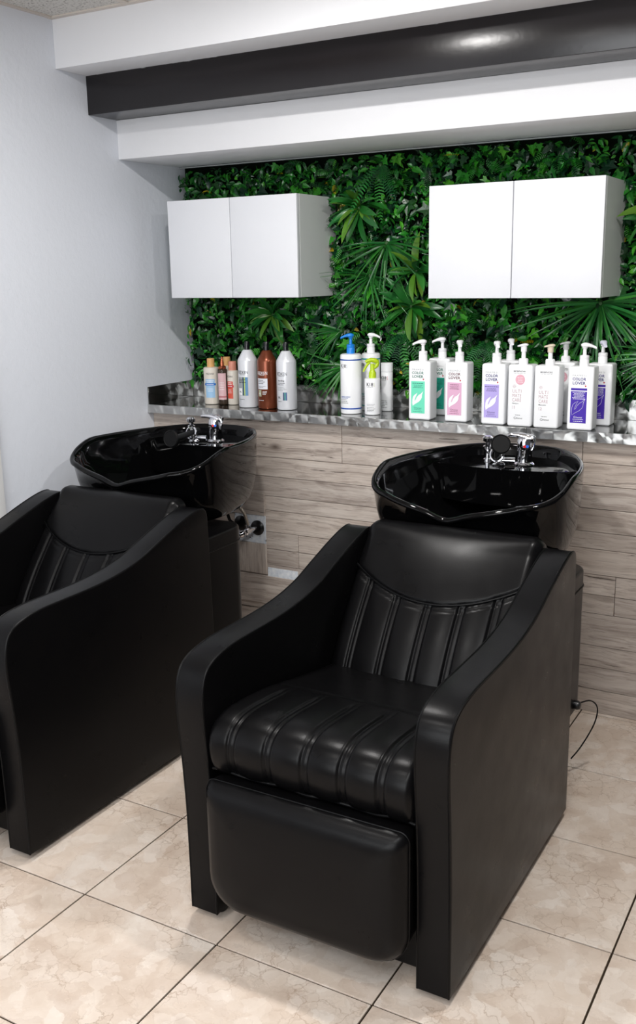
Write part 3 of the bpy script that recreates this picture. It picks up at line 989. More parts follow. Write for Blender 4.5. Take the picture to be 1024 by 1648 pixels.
def lines_geo(w_, rows_, pitch, th, rnd, align='c'):
    """rows of print too small to read"""
    v, f = [], []
    for r in range(rows_):
        ww = w_ * rnd.uniform(0.62, 1.0)
        x0 = -ww / 2 if align == 'c' else -w_ / 2
        z = -r * pitch
        x = x0
        while x < x0 + ww:
            l = min(rnd.uniform(0.003, 0.008), x0 + ww - x)
            k = len(v)
            v += [(x, z), (x + l, z), (x + l, z + th), (x, z + th)]
            f.append((k, k + 1, k + 2, k + 3))
            x += l + 0.0012
    return v, f

INK = mat('ink_black', '#16161a', 0.5)
INKG = mat('ink_grey', '#8d9094', 0.5)
M_BOT = mat('white_bottle_plastic', '#f3f4f6', 0.32, spec=0.4)
M_PUMPW = mat('white_pump_plastic', '#f6f6f8', 0.3, spec=0.4)
M_CLEAR = mat('clear_pump_plastic', '#dfe1e0', 0.15, spec=0.5, **{'Transmission Weight': 0.45})

def flat_tube(name, path, hw, hh, d, m, parent, seg=14):
    side = Vector((-d.y, d.x, 0))
    v, f = [], []
    for p, a, b in zip(path, hw, hh):
        for k in range(seg):
            an = 2 * PI * k / seg
            c_, s_ = math.cos(an), math.sin(an)
            c_ = math.copysign(abs(c_) ** 0.7, c_); s_ = math.copysign(abs(s_) ** 0.7, s_)
            v.append(p + side * (a * c_) + Vector((0, 0, b * s_)))
    n = len(path)
    for i in range(n - 1):
        for k in range(seg):
            k2 = (k + 1) % seg
            f.append((i * seg + k, i * seg + k2, (i + 1) * seg + k2, (i + 1) * seg + k))
    f.append(tuple(range(seg))); f.append(tuple(range((n - 1) * seg, n * seg)))
    return pydata(name, v, f, m, parent, angle=50)

def pump(parent, z0, m, ang, style='hook', mh=None, rc=0.0155):
    """ang: heading of the nozzle, 0 = -y (towards the front), counter-clockwise from above"""
    mh = mh or m
    d = Vector((math.sin(ang), -math.cos(ang), 0))
    if style == 'hook':
        c = lathe('pump_collar', [(0, 0), (rc, 0), (rc, 0.020), (rc * 0.94, 0.0215), (rc * 0.94, 0.0232), (rc, 0.025), (rc * 0.98, 0.034), (rc * 0.5, 0.036), (0, 0.036)], m, parent, z0=z0, seg=24)
        lathe('pump_stem', [(0, 0.036), (0.0062, 0.036), (0.0055, 0.055), (0.0085, 0.058), (0.009, 0.064), (0, 0.064)], m, parent, z0=z0, seg=16)
        n = 9
        path, rad = [], []
        for k in range(n):
            u = k / (n - 1)
            s_ = -0.012 + 0.050 * u
            path.append(Vector((0, 0, z0 + 0.068 - 0.010 * max(0, u - 0.45) ** 1.5 * 2.4)) + d * s_)
            rad.append([0.004, 0.0085, 0.0095, 0.009, 0.0075, 0.0062, 0.0055, 0.0052, 0.0048][k])
        flat_tube('pump_head', path, [r_ * 1.3 for r_ in rad], [r_ * 0.85 for r_ in rad], d, mh, parent)
    else:
        lathe('pump_collar', [(0, 0), (0.0155, 0), (0.0158, 0.016), (0.013, 0.020), (0, 0.020)], m, parent, z0=z0, seg=24)
        lathe('pump_stem', [(0, 0.020), (0.0075, 0.020), (0.0072, 0.048), (0, 0.048)], m, parent, z0=z0, seg=16)
        lathe('pump_sleeve', [(0.0076, 0.042), (0.0098, 0.042), (0.0105, 0.060), (0.0075, 0.061), (0.0076, 0.042)], mh, parent, z0=z0, seg=16)
        path, rad = [], []
        for k in range(8):
            u = k / 7
            path.append(Vector((0, 0, z0 + 0.065 - 0.004 * u * u)) + d * (-0.015 + 0.036 * u))
            rad.append([0.003, 0.0075, 0.0085, 0.008, 0.007, 0.006, 0.0052, 0.004][k])
        flat_tube('pump_head', path, [r_ * 1.5 for r_ in rad], [r_ * 0.6 for r_ in rad], d, mh, parent)

LEFTWARD = R(-62)      # nozzle pointing to the picture's left
TOCAM = R(24)
RIGHTWARD = R(100)
LEAF = [(0.90, 0.30), (0.80, 0.42), (0.79, 0.50), (0.72, 0.57), (0.55, 0.645), (0.30, 0.71), (0.12, 0.775), (0.085, 0.68), (0.10, 0.56), (0.16, 0.47), (0.30, 0.41), (0.47, 0.365), (0.36, 0.47), (0.29, 0.545), (0.26, 0.615), (0.33, 0.59), (0.42, 0.50), (0.55, 0.43), (0.72, 0.385)]
rt = random.Random(5)

def square_bottle(x, y, label, kind, pump_ang, style='hook', txt=None, lab=None, rz=0.0, printed=True, stained=None):
    o = empty('pump_bottle', (x, y, HC), rz)
    tag(o, label, 'bottle', 'square pump bottles on the counter')
    w_, d_, h_ = 0.084, 0.066, 0.209
    body_ = rbox('body', (-w_ / 2, w_ / 2, -d_ / 2, d_ / 2, 0.0005, h_), M_BOT, o, r=0.0075, seg=4)
    yf = -d_ / 2 - 0.0004
    if kind == 'color' and printed:
        ink = mat('ink_' + txt, txt, 0.5)
        lm = mat('label_' + lab, lab, 0.45)
        v, f = text_geo('FRAMESI', width=0.044, height=0.0062, spacing=1.3)
        put_flat('lettering', v, f, INKG, o, -0.005, 0.180, yf)
        for s_, z in (('COLOR', 0.1685), ('LOVER', 0.1555)):
            v, f = text_geo(s_, width=0.045 if s_ == 'COLOR' else 0.043, height=0.0098, bold=0.024)
            put_flat('lettering', v, f, ink, o, -0.005, z, yf)
        v, f = rect_geo(0.0055, 0.0045)
        put_flat('heart_mark', [(-0.003, 0.0022), (-0.0015, 0.0032), (0, 0.0022), (0.0015, 0.0032), (0.003, 0.0022), (0.0027, 0.0), (0, -0.0032), (-0.0027, 0.0)], [tuple(range(8))], mat('ink_red', '#b3202c', 0.5), o, 0.0165, 0.1458, yf)
        lw, lh, lx, lz = 0.053, 0.115, -0.0045, 0.0815
        v, f = rect_geo(lw, lh)
        lo = put_flat('label', v, f, lm, o, lx, lz, yf)
        lp = [(lx - lw / 2 + u * lw, lz + lh / 2 - q * lh) for u, q in LEAF]
        dark = lab == '#3a11a0'
        ik = mat('ink_white', '#f4f4f6', 0.5) if dark else ink
        if dark:
            tube('leaf_outline', [(a, yf - 0.0003, b) for a, b in lp] + [(lp[0][0], yf - 0.0003, lp[0][1])], 0.0005, ik, lo, seg=4)
            v, f = rect_geo(lw, 0.003)
            put_flat('label_band', v, f, ik, lo, lx, lz + lh / 2 - 0.009, yf - 0.0002)
        else:
            pydata('leaf_mark', [(a, yf - 0.0003, b) for a, b in lp], [tuple(range(len(lp)))], mat('ink_white', '#f4f4f6', 0.5), lo)
        v, f = lines_geo(lw * 0.92, 1, 0.004, 0.0022, rt)
        if not dark:
            put_flat('small_print', v, f, ik, lo, lx, lz + lh / 2 - 0.009, yf - 0.0003)
        v, f = lines_geo(lw * 0.80, 6 if dark else 3, 0.0042, 0.0014, rt)
        put_flat('small_print', v, f, ik, lo, lx, lz + lh / 2 - 0.015, yf - 0.0003)
        v, f = text_geo('framesi', width=0.021)
        put_flat('lettering', v, f, ik, lo, lx + 0.003, lz - lh / 2 + 0.019, yf - 0.0003)
        tube('logo_ring', [(lx - 0.0115 + 0.0026 * math.cos(a), yf - 0.0003, lz - lh / 2 + 0.0195 + 0.0026 * math.sin(a)) for a in np.linspace(0.7, 2 * PI, 14)], 0.0005, ik, lo, seg=4)
        v, f = lines_geo(lw * 0.72, 1, 0.0042, 0.0013, rt)
        put_flat('small_print', v, f, ik, lo, lx, lz - lh / 2 + 0.0115, yf - 0.0003)
        v, f = lines_geo(lw * 0.7, 1, 0.0042, 0.0013, rt)
        put_flat('small_print', v, f, ik, lo, lx, lz - lh / 2 + 0.005, yf - 0.0003)
    elif kind == 'care' and printed:
        rose = mat('ink_rose', '#b28a92', 0.5)
        v, f = text_geo('MORPHOSIS', width=0.041, height=0.0050, bold=0.02)
        put_flat('lettering', v, f, INK, o, -0.001, 0.1875, yf)
        v, f = text_geo('HAIR TREATMENT LINE', width=0.040, height=0.0022)
        put_flat('lettering', v, f, INK, o, -0.001, 0.1815, yf)
        if txt == '1' or txt == 'dot':
            n = 28
            pk = mat('label_pink_disc', '#e3aab8' if txt == '1' else '#c2566c', 0.45)
            dsc = pydata('round_sticker', [(0.0015 + 0.0165 * math.cos(2 * PI * k / n), yf, 0.1595 + 0.0175 * math.sin(2 * PI * k / n)) for k in range(n)], [tuple(range(n))], pk, o)
            v, f = lines_geo(0.022, 4, 0.0052, 0.0012, rt)
            put_flat('small_print', v, f, mat('ink_white', '#f4f4f6', 0.5), dsc, 0.0015, 0.166, yf - 0.0003)
        tube('emblem', [(-0.0185 + 0.005 * math.cos(a), yf, 0.1365 + 0.005 * math.sin(a)) for a in np.linspace(0, 2 * PI, 20)], 0.0004, rose, o, seg=4)
        tube('emblem', [(-0.0235, yf, 0.1365), (-0.0135, yf, 0.1365)], 0.0003, rose, o, seg=4)
        tube('emblem', [(-0.0185, yf, 0.1315), (-0.0185, yf, 0.1415)], 0.0003, rose, o, seg=4)
        for s_, z in (('ULTI', 0.1205), ('MATE', 0.1055), ('CARE', 0.0905)):
            v, f = text_geo(s_, width=0.031, height=0.0112, bold=-0.004, spacing=1.1)
            put_flat('lettering', v, f, rose, o, -0.009, z, yf)
        v, f = text_geo('Shampoo' if txt != '2' else 'Maxisealer', width=0.022 if txt != '2' else 0.026, bold=0.01)
        put_flat('lettering', v, f, INK, o, -0.0135 if txt != '2' else -0.0115, 0.0785, yf)
        v, f = text_geo('2' if txt == '2' else '1', height=0.0100)
        put_flat('lettering', v, f, rose, o, -0.0165, 0.0655, yf)
        v, f = rect_geo(0.0008, 0.011)
        put_flat('rule_mark', v, f, rose, o, -0.0232, 0.0655, yf)
        v, f = lines_geo(0.029, 1, 0.004, 0.0016, rt)
        put_flat('small_print', v, f, INK, o, -0.004, 0.0385, yf)
        v, f = text_geo('framesi', width=0.021, bold=0.01)
        put_flat('lettering', v, f, INK, o, 0.0015, 0.0290, yf)
        tube('logo_ring', [(-0.0135 + 0.0034 * math.cos(a), yf, 0.0293 + 0.0034 * math.sin(a)) for a in np.linspace(0.7, 2 * PI, 14)], 0.0006, INK, o, seg=4)
    pump(o, h_ - 0.0005, M_PUMPW, pump_ang, style, stained)
    return o

GREEN, PINK, LILAC, VIOLET = '#6fe0bd', '#dfaecb', '#b7a8e6', '#3a11a0'
DEEP = '#1fb59a'
# printed front rows: base centres from the photograph's geometry
square_bottle(1.222, -0.270, 'square white pump bottle with mint green leaf label, front one', 'color', LEFTWARD, txt='#0f6a55', lab=GREEN)
square_bottle(1.240, -0.135, 'square white pump bottle with teal label, half hidden behind the mint green labelled one', 'color', LEFTWARD, txt='#0f6a55', lab=DEEP)
square_bottle(1.360, -0.266, 'square white pump bottle with pink leaf label', 'color', TOCAM, txt='#5d0f2c', lab=PINK)
square_bottle(1.500, -0.275, 'square white pump bottle with pale lilac leaf label', 'color', TOCAM, txt='#24176e', lab=LILAC)
square_bottle(1.505, -0.145, 'square white pump bottle standing behind the lilac labelled one', 'color', TOCAM, txt='#24176e', lab=LILAC)
square_bottle(1.597, -0.282, 'square white pump bottle with round pink sticker above pink lettering', 'care', LEFTWARD * 0.9, 'flat', txt='1')
square_bottle(1.690, -0.286, 'square white pump bottle numbered 2 with pink lettering and no sticker', 'care', LEFTWARD * 0.9, 'flat', txt='2', stained=mat('stained_pump', '#d9cbb6', 0.3))
square_bottle(1.703, -0.150, 'square white pump bottle with clear pump, behind the one numbered 2', 'care', LEFTWARD * 0.9, 'flat', txt='dot', stained=M_CLEAR)
square_bottle(1.803, -0.283, 'square white pump bottle with dark violet label and leaf outline', 'color', RIGHTWARD, txt='#1d1470', lab=VIOLET)
square_bottle(1.832, -0.160, 'square white pump bottle at the right end, behind the violet labelled one', 'color', TOCAM, txt='#1d1470', lab=VIOLET, stained=mat('violet_smeared_pump', '#dcdcec', 0.3))

def round_body(o, r, h, m, shoulder=0.006, top_r=None, seg=40, name='body'):
    top_r = top_r if top_r is not None else r * 0.4
    p = [(0, 0.0005), (r - 0.004, 0.0005), (r - 0.001, 0.002), (r, 0.005), (r, h - shoulder), (r - shoulder * 0.3, h - shoulder * 0.3), (r - shoulder, h), (top_r, h + 0.001), (0, h + 0.001)]
    return lathe(name, p, m, o, seg=seg, angle=30)

# tall salon cylinders with black caps
def tall_bottle(x, y, label, m, ink, variant):
    o = empty('shampoo_bottle', (x, y, HC))
    tag(o, label, 'bottle', 'tall capped bottles on the counter')
    r = 0.0395
    prof = [(0, 0.0005), (r - 0.006, 0.0005), (r - 0.002, 0.002), (r, 0.007), (r, 0.185), (r - 0.0015, 0.192), (r - 0.006, 0.200), (0.0185, 0.226), (0.0165, 0.2285), (0.0125, 0.229), (0, 0.229)]
    lathe('body', prof, m, o, seg=44, angle=30)
    lathe('cap', [(0, 0.229), (0.0108, 0.229), (0.0105, 0.259), (0.0092, 0.262), (0, 0.262)], mat('cap_black', '#0c0c12', 0.22), o, seg=24)
    rp = r + 0.0004
    v, f = text_geo('REDKEN', width=0.046, height=0.0125, bold=0.0)
    put_round('lettering', v, f, ink, o, 0.0, 0.142, rp)
    v, f = lines_geo(0.034, 1, 0.004, 0.0012, rt)
    put_round('small_print', v, f, ink, o, 0.0, 0.1325, rp)
    if variant == 'stripe':
        v, f = rect_geo(0.046, 0.073, 12)
        lab = put_round('label', v, f, mat('label_grey_print', '#9ea4a8', 0.5), o, 0.0, 0.0865, rp)
        for dx, ww, c in ((0.003, 0.006, '#2c4a63'), (0.0085, 0.004, '#b9cf6b'), (0.0165, 0.011, '#5f8fb8')):
            v, f = rect_geo(ww, 0.073, 4)
            put_round('label_stripe', v, f, mat('stripe' + c, c, 0.5), lab, dx, 0.0865, rp + 0.0003)
        v, f = lines_geo(0.038, 3, 0.006, 0.0024, rt, 'l')
        put_round('small_print', v, f, INK, lab, 0.0, 0.113, rp + 0.0006)
        v, f = rect_geo(0.018, 0.028, 4)
        put_round('label_box', v, f, mat('ink_white', '#f4f4f6', 0.5), lab, -0.0125, 0.065, rp + 0.0003)
        v, f = text_geo('7%', width=0.011, bold=0.02)
        put_round('lettering', v, f, INK, lab, -0.0125, 0.064, rp + 0.0006)
    elif variant == 'brown':
        v, f = rect_geo(0.046, 0.042, 12)
        lab = put_round('label', v, f, mat('label_pale', '#dfe2ea', 0.5), o, 0.0, 0.100, rp)
        v, f = lines_geo(0.038, 3, 0.0065, 0.0022, rt, 'l')
        put_round('small_print', v, f, INK, lab, 0.0, 0.113, rp + 0.0004)
        v, f = lines_geo(0.038, 2, 0.0045, 0.0012, rt, 'l')
        put_round('small_print', v, f, INK, lab, 0.0, 0.090, rp + 0.0004)
        v, f = rect_geo(0.016, 0.026, 4)
        lb2 = put_round('label_square', v, f, mat('label_olive', '#a9a88a', 0.5), o, -0.012, 0.063, rp)
        v, f = text_geo('1%', width=0.010, bold=0.02)
        put_round('lettering', v, f, mat('ink_white', '#f4f4f6', 0.5), lb2, -0.012, 0.061, rp + 0.0004)
        v, f = lines_geo(0.020, 3, 0.005, 0.0022, rt, 'l')
        put_round('small_print', v, f, ink, o, 0.0115, 0.068, rp)
    else:
        v, f = text_geo('bonding', width=0.028, bold=0.02)
        put_round('lettering', v, f, INK, o, -0.002, 0.115, rp)
        v, f = lines_geo(0.040, 2, 0.006, 0.0024, rt, 'l')
        put_round('small_print', v, f, INK, o, 0.0, 0.105, rp)
        v, f = lines_geo(0.044, 4, 0.0042, 0.0012, rt, 'l')
        put_round('small_print', v, f, INKG, o, 0.0, 0.090, rp)
        for dx, ww, c in ((0.009, 0.006, '#32466e'), (0.0140, 0.004, '#5fae9c'), (0.0190, 0.006, '#3c5c8e')):
            v, f = rect_geo(ww, 0.031, 4)
            put_round('label_stripe', v, f, mat('stripe' + c, c, 0.5), o, dx, 0.055, rp)
        v, f = text_geo('5%', width=0.012, bold=0.02)
        put_round('lettering', v, f, INK, o, -0.012, 0.05, rp)
    v, f = lines_geo(0.028, 1, 0.004, 0.0016, rt, 'l')
    put_round('small_print', v, f, ink, o, -0.006, 0.034, rp)
    return o
M_PEARL = mat('pearl_white_plastic', '#dfe1e6', 0.28, spec=0.5, metal=0.15)
M_COPPER = mat('copper_brown_plastic', '#7a3f28', 0.28, metal=0.55)
tall_bottle(0.443, -0.235, 'tall pearl white bottle with black cap and blue green striped label', M_PEARL, INK, 'stripe')
tall_bottle(0.536, -0.237, 'tall metallic copper brown bottle with black cap', M_COPPER, mat('ink_white', '#f4f4f6', 0.5), 'brown')
tall_bottle(0.627, -0.239, 'tall pearl white bottle with black cap, right of the copper brown one', M_PEARL, INK, 'plain')

# cream bottles with wooden-toned caps
def cream_bottle(x, y, r, h, cap_c, cap_r, cap_h, label, print_c=None, band_c=None, face=0.0):
    o = empty('cream_bottle', (x, y, HC))
    tag(o, label, 'bottle', 'cream capped bottles on the counter')
    mb = mat('cream_bottle_plastic', '#d9d2c6', 0.4)
    round_body(o, r, h, mb, 0.005, cap_r)
    lathe('cap', [(0, h), (cap_r, h), (cap_r, h + cap_h - 0.002), (cap_r - 0.002, h + cap_h), (0, h + cap_h)], mat('cap' + cap_c, cap_c, 0.4), o, seg=28)
    if print_c:
        rp = r + 0.0004
        v, f = text_geo('MIZANI', width=0.033 if r > 0.028 else 0.028, height=0.0075)
        put_round('lettering', v, f, INK, o, 0, h * 0.835, rp, face)
        v, f = rect_geo(r * 1.3, h * 0.50, 14)
        lb = put_round('label', v, f, mat('label' + print_c, print_c, 0.5), o, 0, h * 0.44, rp, face)
        v, f = rect_geo(r * 1.62, 0.009, 14)
        put_round('label_band', v, f, mat('label' + band_c, band_c, 0.5), lb, 0, h * 0.55, rp + 0.0004, face)
        wi = mat('ink_white', '#f4f4f6', 0.5)
        v, f = lines_geo(r * 1.1, 2, 0.006, 0.003, rt)
        put_round('small_print', v, f, wi, lb, 0, h * 0.64, rp + 0.0003, face)
        v, f = lines_geo(r * 1.3, 1, 0.006, 0.0022, rt)
        put_round('small_print', v, f, wi, lb, 0, h * 0.542, rp + 0.0008, face)
        v, f = lines_geo(r * 1.0, 3, 0.006, 0.0016, rt)
        put_round('small_print', v, f, wi, lb, 0, h * 0.44, rp + 0.0003, face)
    return o
cream_bottle(0.245, -0.212, 0.0310, 0.152, '#d8a76a', 0.0155, 0.036, 'cream bottle with sky blue label and sandy orange cap', '#9cc3e4', '#2a70c4', R(24))
cream_bottle(0.268, -0.130, 0.0310, 0.152, '#d8a76a', 0.0155, 0.036, 'cream bottle with sandy orange cap, hidden behind the clear spray bottle')
cream_bottle(0.343, -0.198, 0.0225, 0.140, '#d48d78', 0.0165, 0.037, 'slim cream bottle with coral red label and pink cap', '#d4553f', '#c62f3a', R(-4))
cream_bottle(0.375, -0.138, 0.0240, 0.152, '#dba590', 0.0165, 0.037, 'cream bottle with pink cap, hidden behind the pearl white bottle')

# clear spray bottle with copper nozzle
o = empty('spray_bottle', (0.303, -0.214, HC))
tag(o, 'slim clear spray bottle with pink label and copper nozzle', 'bottle')
gl = mat('clear_brown_bottle', '#6b5a4c', 0.08, spec=0.5, **{'Transmission Weight': 0.75, 'IOR': 1.4})
round_body(o, 0.0195, 0.146, gl, 0.004, 0.012)
lathe('nozzle_collar', [(0, 0.147), (0.0155, 0.147), (0.016, 0.149), (0.016, 0.156), (0.012, 0.159), (0, 0.159)], M_COPPER_ := mat('copper_metal', '#b4664a', 0.22, metal=0.9), o, seg=24)
lathe('nozzle', [(0, 0.159), (0.008, 0.159), (0.0075, 0.172), (0.0045, 0.186), (0.002, 0.195), (0, 0.196)], M_COPPER_, o, seg=18)
v, f = rect_geo(0.039, 0.108, 14)
lb = put_round('label', v, f, mat('label_blush', '#d7b3b6', 0.5), o, 0, 0.076, 0.0199, R(22))
v, f = rect_geo(0.039, 0.007, 14)
put_round('label_band', v, f, mat('label_rose', '#b9757a', 0.5), lb, 0, 0.034, 0.0203, R(22))
v, f = lines_geo(0.024, 4, 0.009, 0.002, rt)
put_round('small_print', v, f, mat('ink_white', '#f4f4f6', 0.5), lb, 0, 0.09, 0.0203, R(22))

# white cylinders with coloured bands
def k_text(o, x, z, rp, face, wd=0.024, sm='#d05a52'):
    v, f = text_geo('K18', width=wd, height=wd * 0.54, bold=0.018)
    put_round('lettering', v, f, INK, o, x, z, rp, face)
    v, f = lines_geo(wd, 1, 0.003, 0.0013, rt, 'l')
    put_round('small_print', v, f, INKG, o, x, z - wd * 0.42, rp, face)
    v, f = text_geo('S', height=wd * 0.55)
    put_round('swirl_mark', v * np.array([0.5, 1]), f, mat('mark' + sm, sm, 0.5), o, x + wd * 0.66, z - wd * 0.04, rp, face)

def band_bottle(x, y, r, h, bands, pm, ang, label, face, style='hook'):
    o = empty('pump_bottle', (x, y, HC))
    tag(o, label, 'bottle', 'round banded pump bottles on the counter')
    round_body(o, r, h, M_BOT, 0.007, 0.016)
    for z in (h - 0.021, 0.021):
        lathe('colour_band', [(r - 0.001, z - 0.0025), (r + 0.0003, z - 0.0025), (r + 0.0003, z + 0.0025), (r - 0.001, z + 0.0025), (r - 0.001, z - 0.0025)], mat('band' + bands, bands, 0.4), o, seg=44)
    rp = r + 0.0004
    k_text(o, -0.004, h - 0.043, rp, face, 0.024, '#7f8fa5')
    bi = mat('band' + bands, bands, 0.4)
    v, f = text_geo('DAMAGE SHIELD', width=0.042, bold=0.02)
    put_round('lettering', v, f, bi, o, 0.004, 0.066, rp, face)
    v, f = lines_geo(0.036, 1, 0.004, 0.0018, rt, 'l')
    put_round('small_print', v, f, bi, o, 0.001, 0.060, rp, face)
    v, f = lines_geo(0.046, 3, 0.0062, 0.0016, rt, 'l')
    put_round('small_print', v, f, INK, o, 0.005, 0.054, rp, face)
    pump(o, h, pm, ang, style, rc=0.0155)
    return o
band_bottle(0.912, -0.237, 0.0400, 0.224, '#2450a8', mat('blue_pump_plastic', '#1c82dc', 0.3), LEFTWARD, 'round white bottle with blue bands and bright blue pump', R(-12))
band_bottle(0.945, -0.135, 0.0360, 0.220, '#2fa5a3', M_PUMPW, RIGHTWARD, 'round white bottle with teal bands and white pump behind the lime green trigger sprayer', R(-30))

o = empty('trigger_spray_bottle', (1.003, -0.238, HC))
tag(o, 'short white bottle with lime green trigger sprayer', 'bottle')
r = 0.0295
round_body(o, r, 0.136, M_BOT, 0.004, 0.015)
k_text(o, -0.002, 0.115, r + 0.0004, R(10), 0.0255, '#c8cc9a')
v, f = lines_geo(0.034, 2, 0.0045, 0.0015, rt, 'l'); put_round('small_print', v, f, INKG, o, 0.002, 0.040, r + 0.0004, R(10))
v, f = lines_geo(0.034, 3, 0.0055, 0.0015, rt, 'l'); put_round('small_print', v, f, INK, o, 0.002, 0.029, r + 0.0004, R(10))
v, f = lines_geo(0.034, 1, 0.0055, 0.0015, rt, 'l'); put_round('small_print', v, f, INKG, o, 0.002, 0.013, r + 0.0004, R(10))
lime = mat('lime_plastic', '#b8d21e', 0.3)
lathe('sprayer_collar', [(0, 0.136), (0.0138, 0.136), (0.0138, 0.156), (0.0115, 0.160), (0.0085, 0.166), (0.008, 0.190), (0, 0.190)], lime, o, seg=24)
d = Vector((math.sin(R(-52)), -math.cos(R(-52)), 0))
hd_ = tube('sprayer_head', [d * -0.022 + Vector((0, 0, 0.188)), d * -0.018 + Vector((0, 0, 0.196)), d * -0.008 + Vector((0, 0, 0.201)), d * 0.006 + Vector((0, 0, 0.203)), d * 0.018 + Vector((0, 0, 0.200)), d * 0.026 + Vector((0, 0, 0.196))], [0.005, 0.009, 0.0095, 0.0085, 0.0075, 0.005], lime, o, seg=12)
tube('sprayer_back', [d * -0.020 + Vector((0, 0, 0.192)), d * -0.017 + Vector((0, 0, 0.182)), d * -0.007 + Vector((0, 0, 0.173))], [0.0075, 0.0075, 0.006], lime, hd_, seg=12)
tube('trigger', [d * 0.010 + Vector((0, 0, 0.196)), d * 0.020 + Vector((0, 0, 0.186)), d * 0.027 + Vector((0, 0, 0.174)), d * 0.035 + Vector((0, 0, 0.160))], [0.0055, 0.005, 0.0045, 0.003], lime, o, seg=10)

o = empty('mist_bottle', (1.010, -0.128, HC))
tag(o, 'slim plain white cylinder bottle with flat cap, right of the lime green trigger sprayer', 'bottle')
r = 0.0225
round_body(o, r, 0.150, M_BOT, 0.002, 0.02)
lathe('cap', [(0, 0.151), (r + 0.0006, 0.151), (r + 0.0006, 0.182), (r - 0.001, 0.184), (0, 0.184)], M_BOT, o, seg=36)
k_text(o, -0.003, 0.128, r + 0.0004, R(-4), 0.024, '#d05a52')
v, f = lines_geo(0.028, 5, 0.0062, 0.0016, rt, 'l'); put_round('small_print', v, f, INK, o, 0.0, 0.040, r + 0.0004, R(-4))

# ------------------------------------------------------------------ foliage wall
gw = empty('foliage_panel', (0, 0, HC + 0.08))
tag(gw, 'wall panel of artificial green leaves, ferns and grasses behind the white cabinets', 'plant wall')
GZ = HC + 0.08
XF = 2.75
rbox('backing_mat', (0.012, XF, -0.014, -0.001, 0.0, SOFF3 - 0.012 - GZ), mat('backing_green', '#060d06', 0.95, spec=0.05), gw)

fr = np.random.default_rng(11)

def strip_leaf(L, wd, n=6, droop=0.3, fold=0.25, shape='lance'):
    """one blade along +y, up +z; returns verts, faces"""
    v, f = [], []
    y = z = 0.0
    ang = 0.0
    for i in range(n + 1):
        u = i / n
        if shape == 'lance':
            w_ = wd * (math.sin(PI * min(1, u * 0.93 + 0.07)) ** 0.8)
        elif shape == 'blade':
            w_ = wd * (1 - u ** 2.2) + 0.0004
        else:
            w_ = wd * (math.sin(PI * (u ** 0.75)) ** 0.9 if 0 < u < 1 else 0.02)
        if i == n:
            w_ = 0.0004
        v += [(-w_ / 2, y, z + fold * w_ / 2), (0, y, z), (w_ / 2, y, z + fold * w_ / 2)]
        st = L / n
        y += st * math.cos(ang)
        z -= st * math.sin(ang)
        ang += droop / n
    for i in range(n):
        a, b = 3 * i, 3 * i + 3
        f += [(a, a + 1, b + 1, b), (a + 1, a + 2, b + 2, b + 1)]
    return np.array(v), f

def ivy_leaf(S):
    pts = [(0, 0), (0.30, -0.10), (0.52, 0.08), (0.30, 0.26), (0.50, 0.52), (0.22, 0.55), (0, 1.0), (-0.22, 0.55), (-0.50, 0.52), (-0.30, 0.26), (-0.52, 0.08), (-0.30, -0.10)]
    v = [(x * S, y * S, 0.16 * abs(x) * S - 0.10 * y * y * S) for x, y in pts] + [(0, 0.35 * S, -0.03 * S)]
    c = len(pts)
    f = [(k, (k + 1) % c, c) for k in range(c)]
    return np.array(v), f

def fern_frond(L, wd, n=16, droop=0.9):
    v, f = [], []
    y = z = 0.0
    ang = -0.1
    for i in range(n):
        u = i / (n - 1)
        w_ = wd * (math.sin(PI * min(1.0, 0.18 + 0.82 * u)) ** 0.7) * (1 - 0.25 * u)
        st = L / n
        for sg in (-1, 1):
            k = len(v)
            v += [(0, y, z), (0, y + st * 0.52, z), (sg * w_ / 2, y + st * 0.85, z - 0.15 * w_), (sg * w_ / 2 * 0.85, y + st * 0.38, z - 0.10 * w_)]
            f.append((k, k + 3, k + 2, k + 1) if sg < 0 else (k, k + 1, k + 2, k + 3))
        y += st * math.cos(ang)
        z -= st * math.sin(ang)
        ang += droop / n
    return np.array(v), f

def orient(direction, up, roll=0.0):
    """columns: leaf x, y (along), z (upper face)"""
    d = Vector(direction).normalized()
    u = Vector(up)
    x = d.cross(u)
    if x.length < 1e-4:
        x = Vector((1, 0, 0))
    x.normalize()
    z = x.cross(d)
    Mx = Matrix((x, d, z)).transposed()
    return np.array(Mx @ Matrix.Rotation(roll, 3, 'Y'))

def tint_mesh(name, V, F, C, parent, kind=None, smooth=False):
    me = bpy.data.meshes.new(name)
    me.from_pydata(V.tolist(), [], F)
    a = me.color_attributes.new('tint', 'FLOAT_COLOR', 'POINT')
    a.data.foreach_set('color', np.c_[C, np.ones(len(C))].astype(np.float32).ravel())
    me.update()
    o = mesh_obj(name, me, M_LEAF, parent, smooth)
    if kind:
        o['kind'] = kind
    return o

def shade(c, jit=0.25):
    c = np.array(lin(c)[:3])
    return 0.80 * c * (1 + fr.uniform(-jit, jit)) * np.array([1 + fr.uniform(-0.15, 0.15), 1, 1 + fr.uniform(-0.15, 0.15)])

DARKS = ['#12391a', '#174a1e', '#1a5a22', '#0f3320', '#1d6a22', '#154527', '#24781f', '#2f8a26']
def blocked(x, z):
    # behind a cabinet the mat was left bare
    for cx, cz in ((0.1404, 1.4277 - GZ), (1.2591, 1.4222 - GZ)):
        if cx + 0.005 < x < cx + 0.588 and cz + 0.008 < z < cz + 0.364:
            return True
    return False

